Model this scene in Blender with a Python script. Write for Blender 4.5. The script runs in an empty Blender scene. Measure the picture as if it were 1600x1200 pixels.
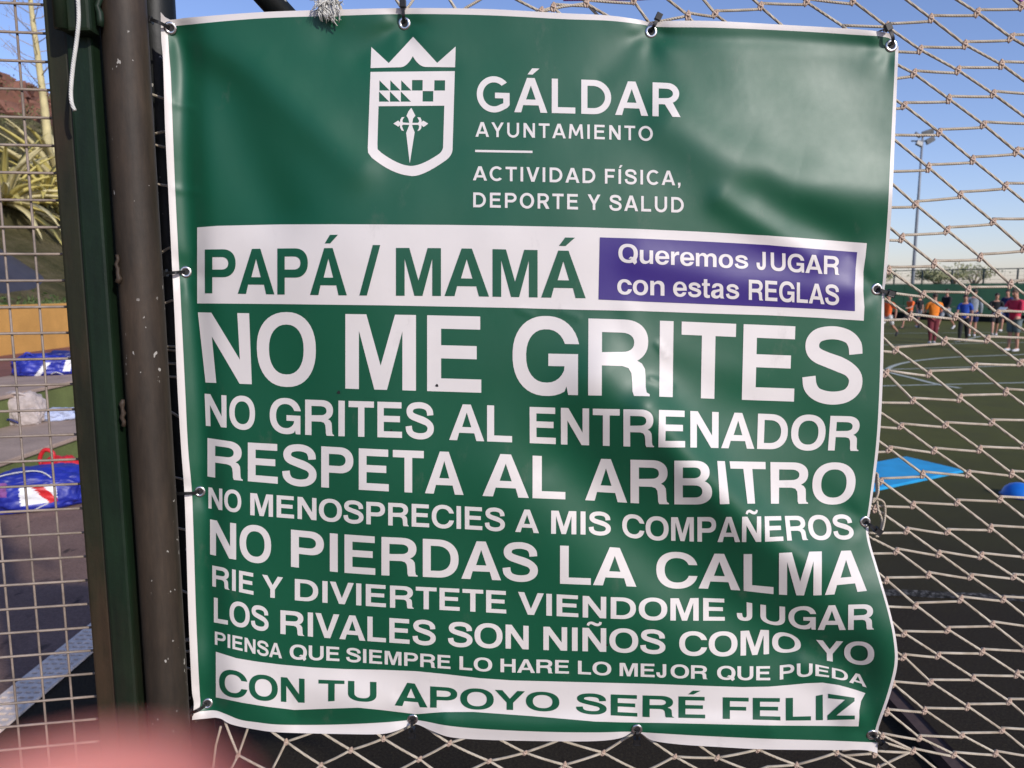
import bpy, bmesh, math, random
import numpy as np
from mathutils import Vector, Matrix, noise
from mathutils.geometry import delaunay_2d_cdt
R = math.radians
rnd = random.Random(7)
sc = bpy.context.scene
COL = sc.collection

# ------------------------------------------------------------ camera
H = 1.80                      # eye height above the ground
PITCH = R(7.4)
FP = 1155.0                   # focal length in pixels of a 1600 x 1200 picture
cam = bpy.data.cameras.new('camera'); co = bpy.data.objects.new('camera', cam); COL.objects.link(co)
co.location = (0, 0, H); co.rotation_euler = (math.pi/2 - PITCH, 0, 0)
cam.sensor_width = 36; cam.lens = FP/1600*36
cam.clip_start = 0.002; cam.clip_end = 3000
cam.dof.use_dof = True; cam.dof.focus_distance = 1.03; cam.dof.aperture_fstop = 10.5
sc.camera = co
# ------------------------------------------------------------ world and sun
SUN_EL, SUN_AZ = R(27), R(38)          # azimuth: to the right of straight behind the camera
w = bpy.data.worlds.new("World"); sc.world = w; w.use_nodes = True
nt = w.node_tree; bg = nt.nodes['Background']
sky = nt.nodes.new('ShaderNodeTexSky'); sky.sky_type = 'NISHITA'; sky.sun_disc = False
sky.sun_elevation = SUN_EL
sdir = Vector((math.sin(SUN_AZ)*math.cos(SUN_EL), -math.cos(SUN_AZ)*math.cos(SUN_EL), math.sin(SUN_EL)))
sky.sun_rotation = math.atan2(sdir.x, sdir.y)
sky.air_density = 1.0; sky.dust_density = .5; sky.ozone_density = 3.0
wb = nt.nodes.new('ShaderNodeMix'); wb.data_type = 'RGBA'; wb.blend_type = 'MULTIPLY'; wb.inputs[0].default_value = 1   # the hazy, slightly violet air
wb.inputs[7].default_value = (.97, .895, 1.06, 1); nt.links.new(sky.outputs[0], wb.inputs[6])
nt.links.new(wb.outputs[2], bg.inputs[0]); bg.inputs[1].default_value = 0.14
sl = bpy.data.lights.new('sun', 'SUN'); sl.energy = 3.0; sl.angle = R(1.2); sl.color = (1, .94, .88)
so = bpy.data.objects.new('sun', sl); COL.objects.link(so)
so.rotation_euler = sdir.to_track_quat('Z', 'Y').to_euler(); so.location = (4, -5, 8)
sc.view_settings.view_transform = 'Standard'; sc.view_settings.look = 'None'
sc.view_settings.exposure = 0.16; sc.view_settings.gamma = 1
sc.view_settings.use_curve_mapping = False
try: sc.cycles.use_denoising = True
except Exception: pass

# ------------------------------------------------------------ geometry helpers
CP, SP = math.cos(PITCH), math.sin(PITCH)
def ray(px, py):
    a = (px-800.0)/FP; b = (600.0-py)/FP
    return a, CP + b*SP, -SP + b*CP
def on_y(px, py, Y):                       # point seen at a pixel, on the upright plane y = Y
    x, y, z = ray(px, py); t = Y/y
    return Vector((x*t, Y, H + z*t))
def on_z(px, py, Z=0.0):                   # same on a level plane
    x, y, z = ray(px, py); t = (Z-H)/z
    return Vector((x*t, y*t, Z))
def on_x(px, py, X):
    x, y, z = ray(px, py); t = X/x
    return Vector((X, y*t, H + z*t))

def mesh_obj(name, verts, faces, mat=None, parent=None, smooth=False, mats=None, fm=None):
    me = bpy.data.meshes.new(name); me.from_pydata([tuple(v) for v in verts], [], faces)
    for m in (mats or ([mat] if mat else [])): me.materials.append(m)
    if fm is not None: me.polygons.foreach_set('material_index', fm)
    if smooth: me.polygons.foreach_set('use_smooth', [True]*len(me.polygons))
    me.update()
    o = bpy.data.objects.new(name, me); COL.objects.link(o)
    if parent: o.parent = parent
    return o
def bm_obj(name, bm, mat=None, parent=None, smooth=False):
    me = bpy.data.meshes.new(name); bm.to_mesh(me); bm.free()
    if mat: me.materials.append(mat)
    if smooth: me.polygons.foreach_set('use_smooth', [True]*len(me.polygons))
    o = bpy.data.objects.new(name, me); COL.objects.link(o)
    if parent: o.parent = parent
    return o
def tag(o, label=None, cat=None, group=None, kind=None):
    if label: o['label'] = label
    if cat: o['category'] = cat
    if group: o['group'] = group
    if kind: o['kind'] = kind
    return o
def thing(name, label, cat, loc=(0,0,0), group=None, rz=0):
    o = bpy.data.objects.new(name, None); COL.objects.link(o); o.location = loc; o.rotation_euler.z = rz
    o.empty_display_size = .05
    return tag(o, label, cat, group)
def shift(o, root):                        # mesh written in world space, hung under a root that stands elsewhere
    o.parent = root
    o.matrix_parent_inverse = (Matrix.Translation(root.location) @ Matrix.Rotation(root.rotation_euler.z, 4, 'Z')).inverted()
    return o
def bm_box(bm, lo, hi, bev=0, M=None):
    r = bmesh.ops.create_cube(bm, size=1)
    vs = r['verts']
    for v in vs:
        v.co = Vector([lo[i] + (v.co[i]+.5)*(hi[i]-lo[i]) for i in range(3)])
        if M: v.co = M @ v.co
    if bev:
        es = list({e for v in vs for e in v.link_edges})
        bmesh.ops.bevel(bm, geom=es, offset=bev, segments=2, affect='EDGES', profile=.6)
    return vs
def tube_geo(pts, rad, seg=8, caps=True):
    pts = [Vector(p) for p in pts]; n = len(pts)
    rr = rad if isinstance(rad, (list, tuple)) else [rad]*n
    V, F = [], []
    up = None
    for i, p in enumerate(pts):
        d = (pts[min(i+1, n-1)] - pts[max(i-1, 0)]).normalized()
        if up is None: up = d.orthogonal().normalized()
        up = (up - d*up.dot(d)).normalized(); s = d.cross(up)
        for k in range(seg):
            a = 2*math.pi*k/seg; V.append(p + (up*math.cos(a) + s*math.sin(a))*rr[i])
    for i in range(n-1):
        for k in range(seg):
            a = i*seg+k; b = i*seg+(k+1) % seg
            F.append((a, b, b+seg, a+seg))
    if caps: F.append(tuple(range(seg-1, -1, -1))); F.append(tuple(range((n-1)*seg, n*seg)))
    return V, F
def tube(name, pts, rad, mat, parent=None, seg=8):
    V, F = tube_geo(pts, rad, seg); return mesh_obj(name, V, F, mat, parent, smooth=True)
def multi_tube(name, paths, mat, parent=None, seg=6):
    V, F = [], []
    for pts, rad in paths:
        v, f = tube_geo(pts, rad, seg); k = len(V); V += v; F += [tuple(i+k for i in q) for q in f]
    return mesh_obj(name, V, F, mat, parent, smooth=True)
def catmull(pts, n=8):
    P = [np.array(p, float) for p in pts]; P = [2*P[0]-P[1]] + P + [2*P[-1]-P[-2]]; out = []
    for i in range(1, len(P)-2):
        for k in range(n):
            t = k/n; a, b, c, d = P[i-1:i+3]
            out.append(.5*((2*b)+(-a+c)*t+(2*a-5*b+4*c-d)*t*t+(-a+3*b-3*c+d)*t**3))
    out.append(P[-2]); return out

# ------------------------------------------------------------ materials
class Mat:
    def __init__(s, name, col, rough=.6, metal=0, spec=.5, coat=0):
        m = bpy.data.materials.new(name); m.use_nodes = True; s.m = m; s.nt = m.node_tree
        s.b = s.nt.nodes['Principled BSDF']
        s.b.inputs['Base Color'].default_value = (*col, 1); s.b.inputs['Roughness'].default_value = rough
        s.b.inputs['Metallic'].default_value = metal
        s.b.inputs['Specular IOR Level'].default_value = spec; s.b.inputs['Coat Weight'].default_value = coat
        s.tc = s.nt.nodes.new('ShaderNodeTexCoord'); s.h = None
    def noise(s, scale, detail=4, coord='Object', rough=.55, stretch=None):
        n = s.nt.nodes.new('ShaderNodeTexNoise'); n.inputs['Scale'].default_value = scale
        n.inputs['Detail'].default_value = detail; n.inputs['Roughness'].default_value = rough
        src = s.tc.outputs[coord]
        if stretch:
            mp = s.nt.nodes.new('ShaderNodeMapping'); mp.inputs['Scale'].default_value = stretch
            s.nt.links.new(src, mp.inputs[0]); src = mp.outputs[0]
        s.nt.links.new(src, n.inputs['Vector']); return n.outputs['Fac']
    def ramp(s, fac, stops):
        r = s.nt.nodes.new('ShaderNodeValToRGB'); e = r.color_ramp.elements
        while len(e) < len(stops): e.new(.5)
        for i, (p, c) in enumerate(stops):
            e[i].position = p; e[i].color = (*c, 1) if len(c) == 3 else c
        s.nt.links.new(fac, r.inputs[0]); return r.outputs[0]
    def mix(s, fac, a, b, mode='MIX'):
        n = s.nt.nodes.new('ShaderNodeMix'); n.data_type = 'RGBA'; n.blend_type = mode
        for sock, v in ((n.inputs[0], fac), (n.inputs[6], a), (n.inputs[7], b)):
            if isinstance(v, (int, float)): sock.default_value = v
            elif isinstance(v, tuple): sock.default_value = (*v, 1)
            else: s.nt.links.new(v, sock)
        return n.outputs[2]
    def col(s, c): s.nt.links.new(c, s.b.inputs['Base Color']); return s
    def rough(s, c): s.nt.links.new(c, s.b.inputs['Roughness']); return s
    def bump(s, h, strength=.3, dist=.01):
        n = s.nt.nodes.new('ShaderNodeBump'); n.inputs['Strength'].default_value = strength; n.inputs['Distance'].default_value = dist
        s.nt.links.new(h, n.inputs['Height'])
        if s.h: s.nt.links.new(s.h, n.inputs['Normal'])
        s.h = n.outputs[0]; s.nt.links.new(s.h, s.b.inputs['Normal']); return s
def simple(name, col, rough=.6, var=.25, scale=20, bump=0, metal=0, spec=.5, bs=None, coord='Object'):
    m = Mat(name, col, rough, metal, spec)
    f = m.noise(scale, 5, coord)
    m.col(m.ramp(f, [(.3, tuple(c*(1-var) for c in col)), (.7, tuple(min(1, c*(1+var)) for c in col))]))
    if bump: m.bump(m.noise(bs or scale*3, 5, coord), bump, .01)
    return m.m
def pvc(name, col, rough=.40):
    m = Mat(name, col, rough+.01, 0, .54)
    f = m.noise(5, 6)
    c0 = m.ramp(f, [(.3, tuple(c*.93 for c in col)), (.7, tuple(min(1, c*1.05) for c in col))])
    dust = m.ramp(m.noise(23, 8, rough=.75, stretch=(1, 1, .5)), [(.60, (0, 0, 0)), (.78, (.22,)*3)])
    m.col(m.mix(dust, c0, (.20, .18, .15)))
    m.rough(m.ramp(m.noise(9, 5), [(.3, (rough+.02,)*3), (.75, (rough+.12,)*3)]))
    m.bump(m.noise(14, 3), .14, .004)            # soft handling creases
    m.bump(m.noise(26, 2, stretch=(1, 1, .35)), .08, .003)
    m.bump(m.noise(900, 2), .05, .0004)          # weave
    return m.m
M = {}
M['green'] = pvc('green_pvc_print', (.0018, .082, .036))
M['white'] = pvc('white_pvc', (.71, .665, .62), .38)
M['print_white'] = pvc('white_print', (.71, .665, .62), .38)
M['purple'] = pvc('purple_print', (.032, .012, .17))
M['back'] = simple('grey_banner_back', (.5, .5, .5), .5, .05)
M['steel'] = simple('nickel_eyelet', (.62, .62, .6), .25, .1, 200, metal=1)
M['tie'] = simple('black_nylon', (.006, .006, .006), .5, .2, 100)
def rope_mat(name, col, col2):
    m = Mat(name, col, .85, 0, .25)
    f = m.noise(60, 4); c = m.ramp(f, [(.35, col), (.7, col2)])
    m.col(c)
    wv = m.nt.nodes.new('ShaderNodeTexWave'); wv.inputs['Scale'].default_value = 190; wv.wave_type = 'BANDS'; wv.bands_direction = 'DIAGONAL'
    wv.inputs['Distortion'].default_value = 1
    m.nt.links.new(m.tc.outputs['Object'], wv.inputs['Vector']); m.bump(wv.outputs['Fac'], .5, .001)
    return m.m
M['rope'] = rope_mat('net_rope', (.42, .35, .255), (.60, .53, .41))
M['knot'] = rope_mat('net_knot', (.42, .29, .21), (.60, .46, .36))
M['cord'] = rope_mat('white_cord', (.55, .55, .5), (.72, .70, .64))
M['lilac'] = rope_mat('lilac_rope', (.35, .10, .38), (.45, .18, .5))

def metal_paint(name, col, rust, rough=.45, chips=True, amt=.55):
    m = Mat(name, col, rough, 0, .32)
    a = m.noise(6, 8, stretch=(1, 1, .35), rough=.65)
    base = m.ramp(a, [(.32, tuple(c*.6 for c in col)), (.62, tuple(c*1.35 for c in col))])
    r = m.ramp(m.noise(3.1, 8, stretch=(2, 2, .6), rough=.7), [(amt-.05, (0, 0, 0)), (amt+.14, (.85,)*3)])
    c = m.mix(r, base, rust)
    st = m.ramp(m.noise(22, 6, stretch=(1, 1, .12), rough=.7), [(.35, (.55,)*3), (.65, (1.35,)*3)])
    c = m.mix(1.0, c, st, 'MULTIPLY')
    if chips:
        ch = m.ramp(m.noise(120, 2, stretch=(1, 1, .6), rough=.5), [(.70, (0, 0, 0)), (.715, (1, 1, 1))])
        ch = m.mix(m.ramp(m.noise(7, 2), [(.5, (0, 0, 0)), (.56, (1, 1, 1))]), (0., 0., 0.), ch)
        c = m.mix(ch, c, (.33, .31, .27))
    m.col(c); m.bump(m.noise(70, 5), .25, .002); m.bump(m.noise(9, 3), .2, .006)
    return m.m
M['frame'] = metal_paint('dark_green_frame_paint', (.017, .018, .0075), (.040, .023, .012), .6, chips=False, amt=.46)
M['frame2'] = metal_paint('deep_green_bar_paint', (.0060, .017, .0068), (.016, .015, .008), .55, chips=False, amt=.54)
M['pipe'] = metal_paint('brown_pipe_paint', (.044, .030, .019), (.020, .016, .011), .6, amt=.48)
M['post'] = metal_paint('blackish_post_paint', (.005, .006, .0045), (.012, .009, .006), .5, amt=.6)
M['wire'] = simple('galvanised_mesh_wire', (.235, .185, .145), .5, .3, 30, .2)

def turf():
    m = Mat('artificial_turf', (.04, .05, .02), .9, 0, .15)
    fine = m.noise(55, 6, rough=.75); mid = m.noise(1.7, 6); big = m.noise(.16, 3)
    g = m.ramp(fine, [(.25, (.055, .058, .014)), (.55, (.125, .130, .036)), (.8, (.19, .185, .06))])
    g = m.mix(m.ramp(mid, [(.35, (0, 0, 0)), (.7, (.45,)*3)]), g, (.062, .056, .033))
    g = m.mix(m.ramp(big, [(.4, (0, 0, 0)), (.6, (.4,)*3)]), g, (.105, .112, .028))
    # turf colour turns dark speckled brown towards the net, with a noisy edge
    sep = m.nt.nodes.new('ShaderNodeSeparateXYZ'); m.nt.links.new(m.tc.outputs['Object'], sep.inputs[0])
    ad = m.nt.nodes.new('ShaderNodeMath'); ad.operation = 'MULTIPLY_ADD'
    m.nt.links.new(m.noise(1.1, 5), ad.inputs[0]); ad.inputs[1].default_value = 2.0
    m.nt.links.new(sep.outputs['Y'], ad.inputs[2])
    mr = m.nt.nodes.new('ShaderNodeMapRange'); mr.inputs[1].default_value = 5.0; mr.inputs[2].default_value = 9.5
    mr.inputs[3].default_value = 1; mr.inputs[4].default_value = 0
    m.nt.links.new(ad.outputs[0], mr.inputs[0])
    near_col = m.ramp(m.noise(95, 6, rough=.85), [(.3, (.012, .009, .006)), (.52, (.040, .030, .019)), (.68, (.085, .070, .038)), (.8, (.17, .15, .11))])
    g = m.mix(mr.outputs[0], g, near_col)
    m.col(g); m.bump(m.noise(140, 6, rough=.8), .9, .02); m.bump(m.noise(12, 4), .3, .02)
    return m.m
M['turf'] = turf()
def asphalt():
    m = Mat('dusty_asphalt', (.1, .08, .07), .9, 0, .2)
    a = m.ramp(m.noise(.9, 6, rough=.6), [(.3, (.16, .098, .076)), (.65, (.29, .185, .145))])
    b = m.ramp(m.noise(80, 4, rough=.8), [(.3, (.5,)*3), (.7, (1.25,)*3)])
    c = m.mix(.8, a, b, 'MULTIPLY')
    s = m.ramp(m.noise(7, 5, stretch=(1, .5, 1)), [(.62, (0, 0, 0)), (.7, (.8,)*3)])
    m.col(m.mix(s, c, (.03, .022, .02))); m.bump(m.noise(120, 5), .6, .01); return m.m
M['asphalt'] = asphalt()
def conc(name, col, stain=.25, scale=3):
    m = Mat(name, col, .85, 0, .3)
    a = m.ramp(m.noise(scale, 8, rough=.65), [(.28, tuple(c*(1-stain) for c in col)), (.7, tuple(c*(1+stain*.5) for c in col))])
    b = m.ramp(m.noise(60, 4), [(.3, (.82,)*3), (.7, (1.1,)*3)])
    m.col(m.mix(1.0, a, b, 'MULTIPLY')); m.bump(m.noise(50, 5), .35, .006); return m.m
M['tread'] = conc('beige_concrete', (.42, .31, .24))
M['riser'] = conc('olive_painted_concrete', (.14, .17, .055))
M['terrace'] = conc('red_terrace_floor', (.24, .10, .075))
M['orange'] = conc('orange_wall_paint', (.62, .33, .09), .2, 1.5)
M['fwall'] = conc('green_perimeter_wall', (.17, .36, .17), .14, .5)
M['fwall_dark'] = conc('dark_wall_base', (.012, .014, .012), .3, .5)
M['line'] = simple('white_field_line', (.42, .45, .38), .9, .35, 25)
M['kerb'] = conc('brown_kerb', (.085, .055, .048))
def hillm():
    m = Mat('hill_scrub', (.1, .1, .05), .95, 0, .1)
    a = m.ramp(m.noise(.9, 8, rough=.75), [(.3, (.060, .065, .024)), (.5, (.16, .14, .065)), (.7, (.25, .20, .115))])
    sep = m.nt.nodes.new('ShaderNodeSeparateXYZ'); m.nt.links.new(m.tc.outputs['Object'], sep.inputs[0])
    ad = m.nt.nodes.new('ShaderNodeMath'); ad.operation = 'MULTIPLY_ADD'
    m.nt.links.new(m.noise(.35, 5), ad.inputs[0]); ad.inputs[1].default_value = 5; m.nt.links.new(sep.outputs['Z'], ad.inputs[2])
    mr = m.nt.nodes.new('ShaderNodeMapRange'); mr.inputs[1].default_value = 12.6; mr.inputs[2].default_value = 14.6
    m.nt.links.new(ad.outputs[0], mr.inputs[0])
    red = m.ramp(m.noise(1.6, 7, rough=.8), [(.3, (.07, .028, .02)), (.7, (.26, .10, .065))])
    m.col(m.mix(mr.outputs[0], a, red)); m.bump(m.noise(2.2, 8, rough=.75), 1, .5); return m.m
M['hill'] = hillm()
M['tarp'] = simple('dark_plastic_sheet', (.045, .040, .048), .55, .3, 1.5, .4, bs=3)
def leafm(name, a, b, tr=.25):
    m = Mat(name, a, .6, 0, .3)
    oi = m.nt.nodes.new('ShaderNodeNewGeometry')
    m.col(m.ramp(oi.outputs['Random Per Island'], [(0, a), (1, b)]))
    m.b.inputs['Subsurface Weight'].default_value = 0
    return m.m
M['leaf'] = leafm('shrub_leaves', (.035, .07, .015), (.12, .16, .05))
M['leaf_hill'] = leafm('dry_scrub_leaves', (.075, .085, .03), (.19, .17, .075))
M['leaf_far'] = leafm('pale_far_leaves', (.24, .27, .12), (.40, .38, .22))
M['agave'] = leafm('yellow_agave_leaf', (.40, .33, .07), (.62, .54, .20))
M['agave_pale'] = leafm('pale_dry_leaf', (.48, .42, .20), (.68, .60, .34))
M['stalk'] = simple('pale_stalk', (.56, .48, .24), .7, .2, 4)
M['twig'] = simple('dry_twig', (.36, .27, .19), .8, .2, 4)
M['pole'] = simple('grey_pole', (.22, .24, .27), .5, .1, 2)
M['fence_dark'] = simple('dark_green_fence_steel', (.03, .05, .045), .5, .2, 2)
M['lamp'] = simple('floodlight_housing', (.16, .17, .18), .4, .2, 3)
M['blue'] = simple('blue_foam', (.015, .33, .62), .6, .12, 6, .1)
M['bag_blue'] = simple('royal_blue_nylon', (.014, .024, .27), .45, .3, 8, .2)
M['bag_navy'] = simple('navy_nylon', (.015, .02, .13), .5, .3, 8, .2)
M['bag_red'] = simple('red_nylon', (.55, .02, .025), .45, .25, 8, .2)
M['bag_beige'] = simple('beige_canvas', (.42, .36, .33), .85, .25, 10, .4)
M['cloth_pale'] = simple('pale_blue_cloth', (.40, .45, .60), .85, .2, 8, .4)
M['cloth_white'] = simple('white_cloth', (.75, .75, .75), .8, .1, 8)
M['slot'] = simple('drain_channel', (.010, .010, .010), .9, .2)
M['grate'] = simple('pale_grating', (.80, .66, .54), .7, .2, 30, .3)
M['dark'] = simple('black_rubber', (.012, .012, .012), .7, .2)
def skinm(name, col):
    m = Mat(name, col, .5, 0, .4); m.b.inputs['Subsurface Weight'].default_value = .15
    m.b.inputs['Subsurface Radius'].default_value = (.01, .004, .002); m.b.inputs['Subsurface Scale'].default_value = .5
    m.col(m.ramp(m.noise(60, 4), [(.3, tuple(c*.9 for c in col)), (.7, tuple(c*1.08 for c in col))])); m.bump(m.noise(900, 4), .15, .0003)
    return m.m
M['skin'] = skinm('skin', (.52, .27, .19)); M['hand_skin'] = skinm('pink_finger_skin', (.70, .31, .28))
def cloth(name, c): return simple(name, c, .85, .18, 12, .2)
M['c_orange'] = cloth('orange_shirt', (.95, .15, .03)); M['c_orange2'] = cloth('bright_orange_shirt', (.95, .24, .02))
M['c_black'] = cloth('black_cloth', (.014, .014, .016)); M['c_maroon'] = cloth('maroon_trousers', (.17, .025, .035))
M['c_blue'] = cloth('blue_shirt', (.02, .075, .42)); M['c_grey'] = cloth('grey_shirt', (.30, .33, .36))
M['c_navy'] = cloth('navy_cloth', (.02, .03, .12)); M['c_pink'] = cloth('crimson_shirt', (.60, .03, .08))
M['c_greysh'] = cloth('grey_shorts', (.13, .17, .18)); M['c_white'] = cloth('white_cloth2', (.6, .6, .6))
M['hair'] = simple('brown_hair', (.035, .02, .012), .6, .3, 60); M['hair_fair'] = simple('light_brown_hair', (.13, .085, .05), .6, .3, 60)
M['shoe'] = simple('white_shoe', (.6, .6, .6), .6, .1); M['shoe_dark'] = simple('dark_shoe', (.02, .02, .02), .6, .1)

# ============================================================ SETTING
def sheet(name, x0, x1, y0, y1, z, mat, nx=1, ny=1):
    V = [(x0+(x1-x0)*i/nx, y0+(y1-y0)*j/ny, z) for j in range(ny+1) for i in range(nx+1)]
    F = [(j*(nx+1)+i, j*(nx+1)+i+1, (j+1)*(nx+1)+i+1, (j+1)*(nx+1)+i) for j in range(ny) for i in range(nx)]
    return tag(mesh_obj(name, V, F, mat), kind='structure')
sheet('ground', -900, 900, -300, 1500, -.02, M['asphalt'], 4, 4)
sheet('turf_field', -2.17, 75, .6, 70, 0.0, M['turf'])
sheet('asphalt_path', -4.9, -2.17, -3, 80, -.006, M['asphalt'])
sheet('walkway', -4.9, 75, -12, .6, -.004, M['asphalt'])
GX0, GX1 = -2.26, -2.08
# drain: a dark channel with slotted covers
sheet('drain_channel', GX0, GX1, 1.2, 30, .002, M['slot'])
def grate_mesh():
    V, F = [], []
    ncol, nrow = 4, 12; L = .5; W = GX1-GX0
    xs = [0]; 
    for c in range(ncol): xs += [.012+(W-.024)*(c+.14)/ncol, .012+(W-.024)*(c+.86)/ncol]
    xs.append(W)
    ys = [0]
    for r in range(nrow): ys += [L*(r+.30)/nrow, L*(r+.70)/nrow]
    ys.append(L)
    idx = {}
    def v(i, j, k):
        if (i, j, k) not in idx: idx[(i, j, k)] = len(V); V.append((xs[i], ys[j], .012 if k else 0))
        return idx[(i, j, k)]
    for j in range(len(ys)-1):
        for i in range(len(xs)-1):
            hole = (i % 2 == 1) and (j % 2 == 1)
            if hole:
                F += [(v(i,j,0), v(i+1,j,0), v(i+1,j,1), v(i,j,1)), (v(i+1,j,0), v(i+1,j+1,0), v(i+1,j+1,1), v(i+1,j,1)),
                      (v(i+1,j+1,0), v(i,j+1,0), v(i,j+1,1), v(i+1,j+1,1)), (v(i,j+1,0), v(i,j,0), v(i,j,1), v(i,j+1,1))]
            else: F.append((v(i,j,1), v(i+1,j,1), v(i+1,j+1,1), v(i,j+1,1)))
    F.append((v(0,0,0), v(len(xs)-1,0,0), v(len(xs)-1,0,1), v(0,0,1)))
    for j in range(len(ys)-1):
        for i in (0, len(xs)-1): F.append((v(i,j,0), v(i,j+1,0), v(i,j+1,1), v(i,j,1)))
    return V, F
gr = thing('drain_grating', 'long pale slotted drain grating between the asphalt path and the turf', 'drain', (GX0, 1.3, .006))
g0 = mesh_obj('drain_cover', *grate_mesh(), M['grate'], gr)
for k in range(1, 40):
    c = g0.copy(); COL.objects.link(c); c.location = (0, .503*k, 0)

# bleachers beside the path (they run along the view)
def slab(name, x0, x1, y0, y1, z0, z1, mat, bev=.01):
    bm = bmesh.new(); bm_box(bm, (x0, y0, z0), (x1, y1, z1), bev); return bm_obj(name, bm, mat)
bl = thing('bleachers', 'two wide concrete seating steps with olive painted fronts left of the gate', 'bleachers', (-4.64, 3, 0))
shift(slab('lower_riser', -5.9, -4.66, 1, 60, -.02, .19, M['riser']), bl)
shift(slab('lower_tread', -5.76, -4.63, 1, 60, .193, .236, M['tread']), bl)
shift(slab('upper_riser', -7.1, -5.75, 1, 60, .10, .553, M['riser']), bl)
shift(slab('upper_tread', -6.95, -5.72, 1, 60, .556, .60, M['tread']), bl)
tag(slab('terrace', -9.2, -6.96, 1, 90, -.02, .59, M['terrace']), kind='structure')
ow = thing('orange_wall', 'low orange painted wall at the back of the red terrace', 'wall', (-9.3, 20, .59))
shift(slab('wall_face', -9.45, -9.2, 1, 90, .5, 1.42, M['orange']), ow)
shift(slab('coping', -9.47, -9.185, 1, 90, 1.423, 1.485, M['orange']), ow)

# hill
def hill_z(x, y):
    d = max(0.0, -x-10.2)
    z = 1.0 + .655*d if d < 19.8 else 1.0 + .655*19.8 + (d-19.8)*-.1
    z += (noise.fractal(Vector((x*.25, y*.25, 3)), 1, 2, 5)*.55 + noise.noise(Vector((x*.09, y*.09, 0)))*1.0)*min(1, d/5)
    return z
V, F = [], []; nx, ny = 110, 200
for j in range(ny+1):
    for i in range(nx+1):
        x = -9.5 - 34*(i/nx); y = -20 + 180*(j/ny)
        V.append((x, y, hill_z(x, y) if i > 0 else .4))
for j in range(ny):
    for i in range(nx):
        a = j*(nx+1)+i; F.append((a, a+nx+1, a+nx+2, a+1))
tag(mesh_obj('hill', V, F, M['hill'], smooth=True), kind='structure')

def leaf_cloud(name, pts, size, mat, parent=None, seed=1, flat=.6):
    r = random.Random(seed); V, F = [], []
    for p in pts:
        s = size*r.uniform(.6, 1.3)
        n = Vector((r.gauss(0, 1), r.gauss(0, 1), r.gauss(0, 1)*flat+.4)).normalized(); u = n.orthogonal().normalized()
        u = Matrix.Rotation(r.uniform(0, 6.28), 3, n) @ u; v = n.cross(u)
        k = len(V); p = Vector(p)
        V += [p-u*s, p+v*s*.45+n*s*.12, p+u*s, p-v*s*.45+n*s*.12]; F.append((k, k+1, k+2, k+3))
    return mesh_obj(name, V, F, mat, parent)
# low shrubs along the wall top
bush_labels = ['low green shrub behind the orange wall, nearest to the camera side', 'low green shrub in the middle of the row behind the orange wall', 'low green shrub at the far right end of the row behind the orange wall']
r = random.Random(3)
for k, y0 in enumerate((11.2, 14.6, 18.2)):
    b = thing('shrub', bush_labels[k], 'shrub', (-10.2, y0, 1.2), 'shrubs behind the orange wall')
    pts = []
    for c in range(26):
        cx, cy, cz = r.uniform(-.55, .45), r.uniform(-1.9, 1.9), r.uniform(-.05, .30)
        for q in range(55): pts.append((cx+r.gauss(0, .2), cy+r.gauss(0, .22), max(-.3, cz+r.gauss(0, .10))))
    leaf_cloud('foliage', pts, .055, M['leaf'], b, k)
    multi_tube('stem', [([(0, t*.6, -.5), (.05, t*.62, .25)], [.02, .008]) for t in (-2, 0, 2)], M['twig'], b)
# scrub on the hillside: nobody could count it
pts = []
for k in range(800):
    x = -r.uniform(11.5, 30); y = r.uniform(12, 60); z = hill_z(x, y); s = r.uniform(.15, .5)
    if x > -15.6 and 12 < y < 22.5: continue
    if r.random() < .2: s *= 1.5
    for q in range(int(60*s)+12): pts.append((x+r.gauss(0, s*.6), y+r.gauss(0, s*.7), z+abs(r.gauss(0, s*.5))))
tag(leaf_cloud('hill_scrub', pts, .09, M['leaf_hill'], seed=9), 'dry green and brown scrub covering the hillside', 'scrub', kind='stuff')

# broken reddish rocks along the ridge: nobody could count them
V, F = [], []; r = random.Random(44)
for k in range(420):
    x = -r.uniform(24, 31.5); y = r.uniform(20, 62); z = hill_z(x, y); sz = r.uniform(.12, .55)
    q = Matrix.Rotation(r.uniform(0, 6), 3, 'Z') @ Matrix.Rotation(r.uniform(0, 1), 3, 'X'); k0 = len(V)
    for sx in (-1, 1):
        for sy in (-1, 1):
            for sz_ in (-1, 1): V.append(Vector((x, y, z)) + q @ Vector((sx*sz*r.uniform(.6, 1.1), sy*sz*r.uniform(.6, 1.1), sz_*sz*r.uniform(.4, .9))))
    F += [tuple(k0+i for i in f) for f in ((0,1,3,2), (4,6,7,5), (0,4,5,1), (2,3,7,6), (0,2,6,4), (1,5,7,3))]
M['rock'] = simple('reddish_rock', (.19, .085, .055), .9, .45, 1.3, .5)
tag(mesh_obj('hill_rocks', V, F, M['rock']), 'broken reddish rocks along the ridge of the hill', 'rocks', kind='stuff')
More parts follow.
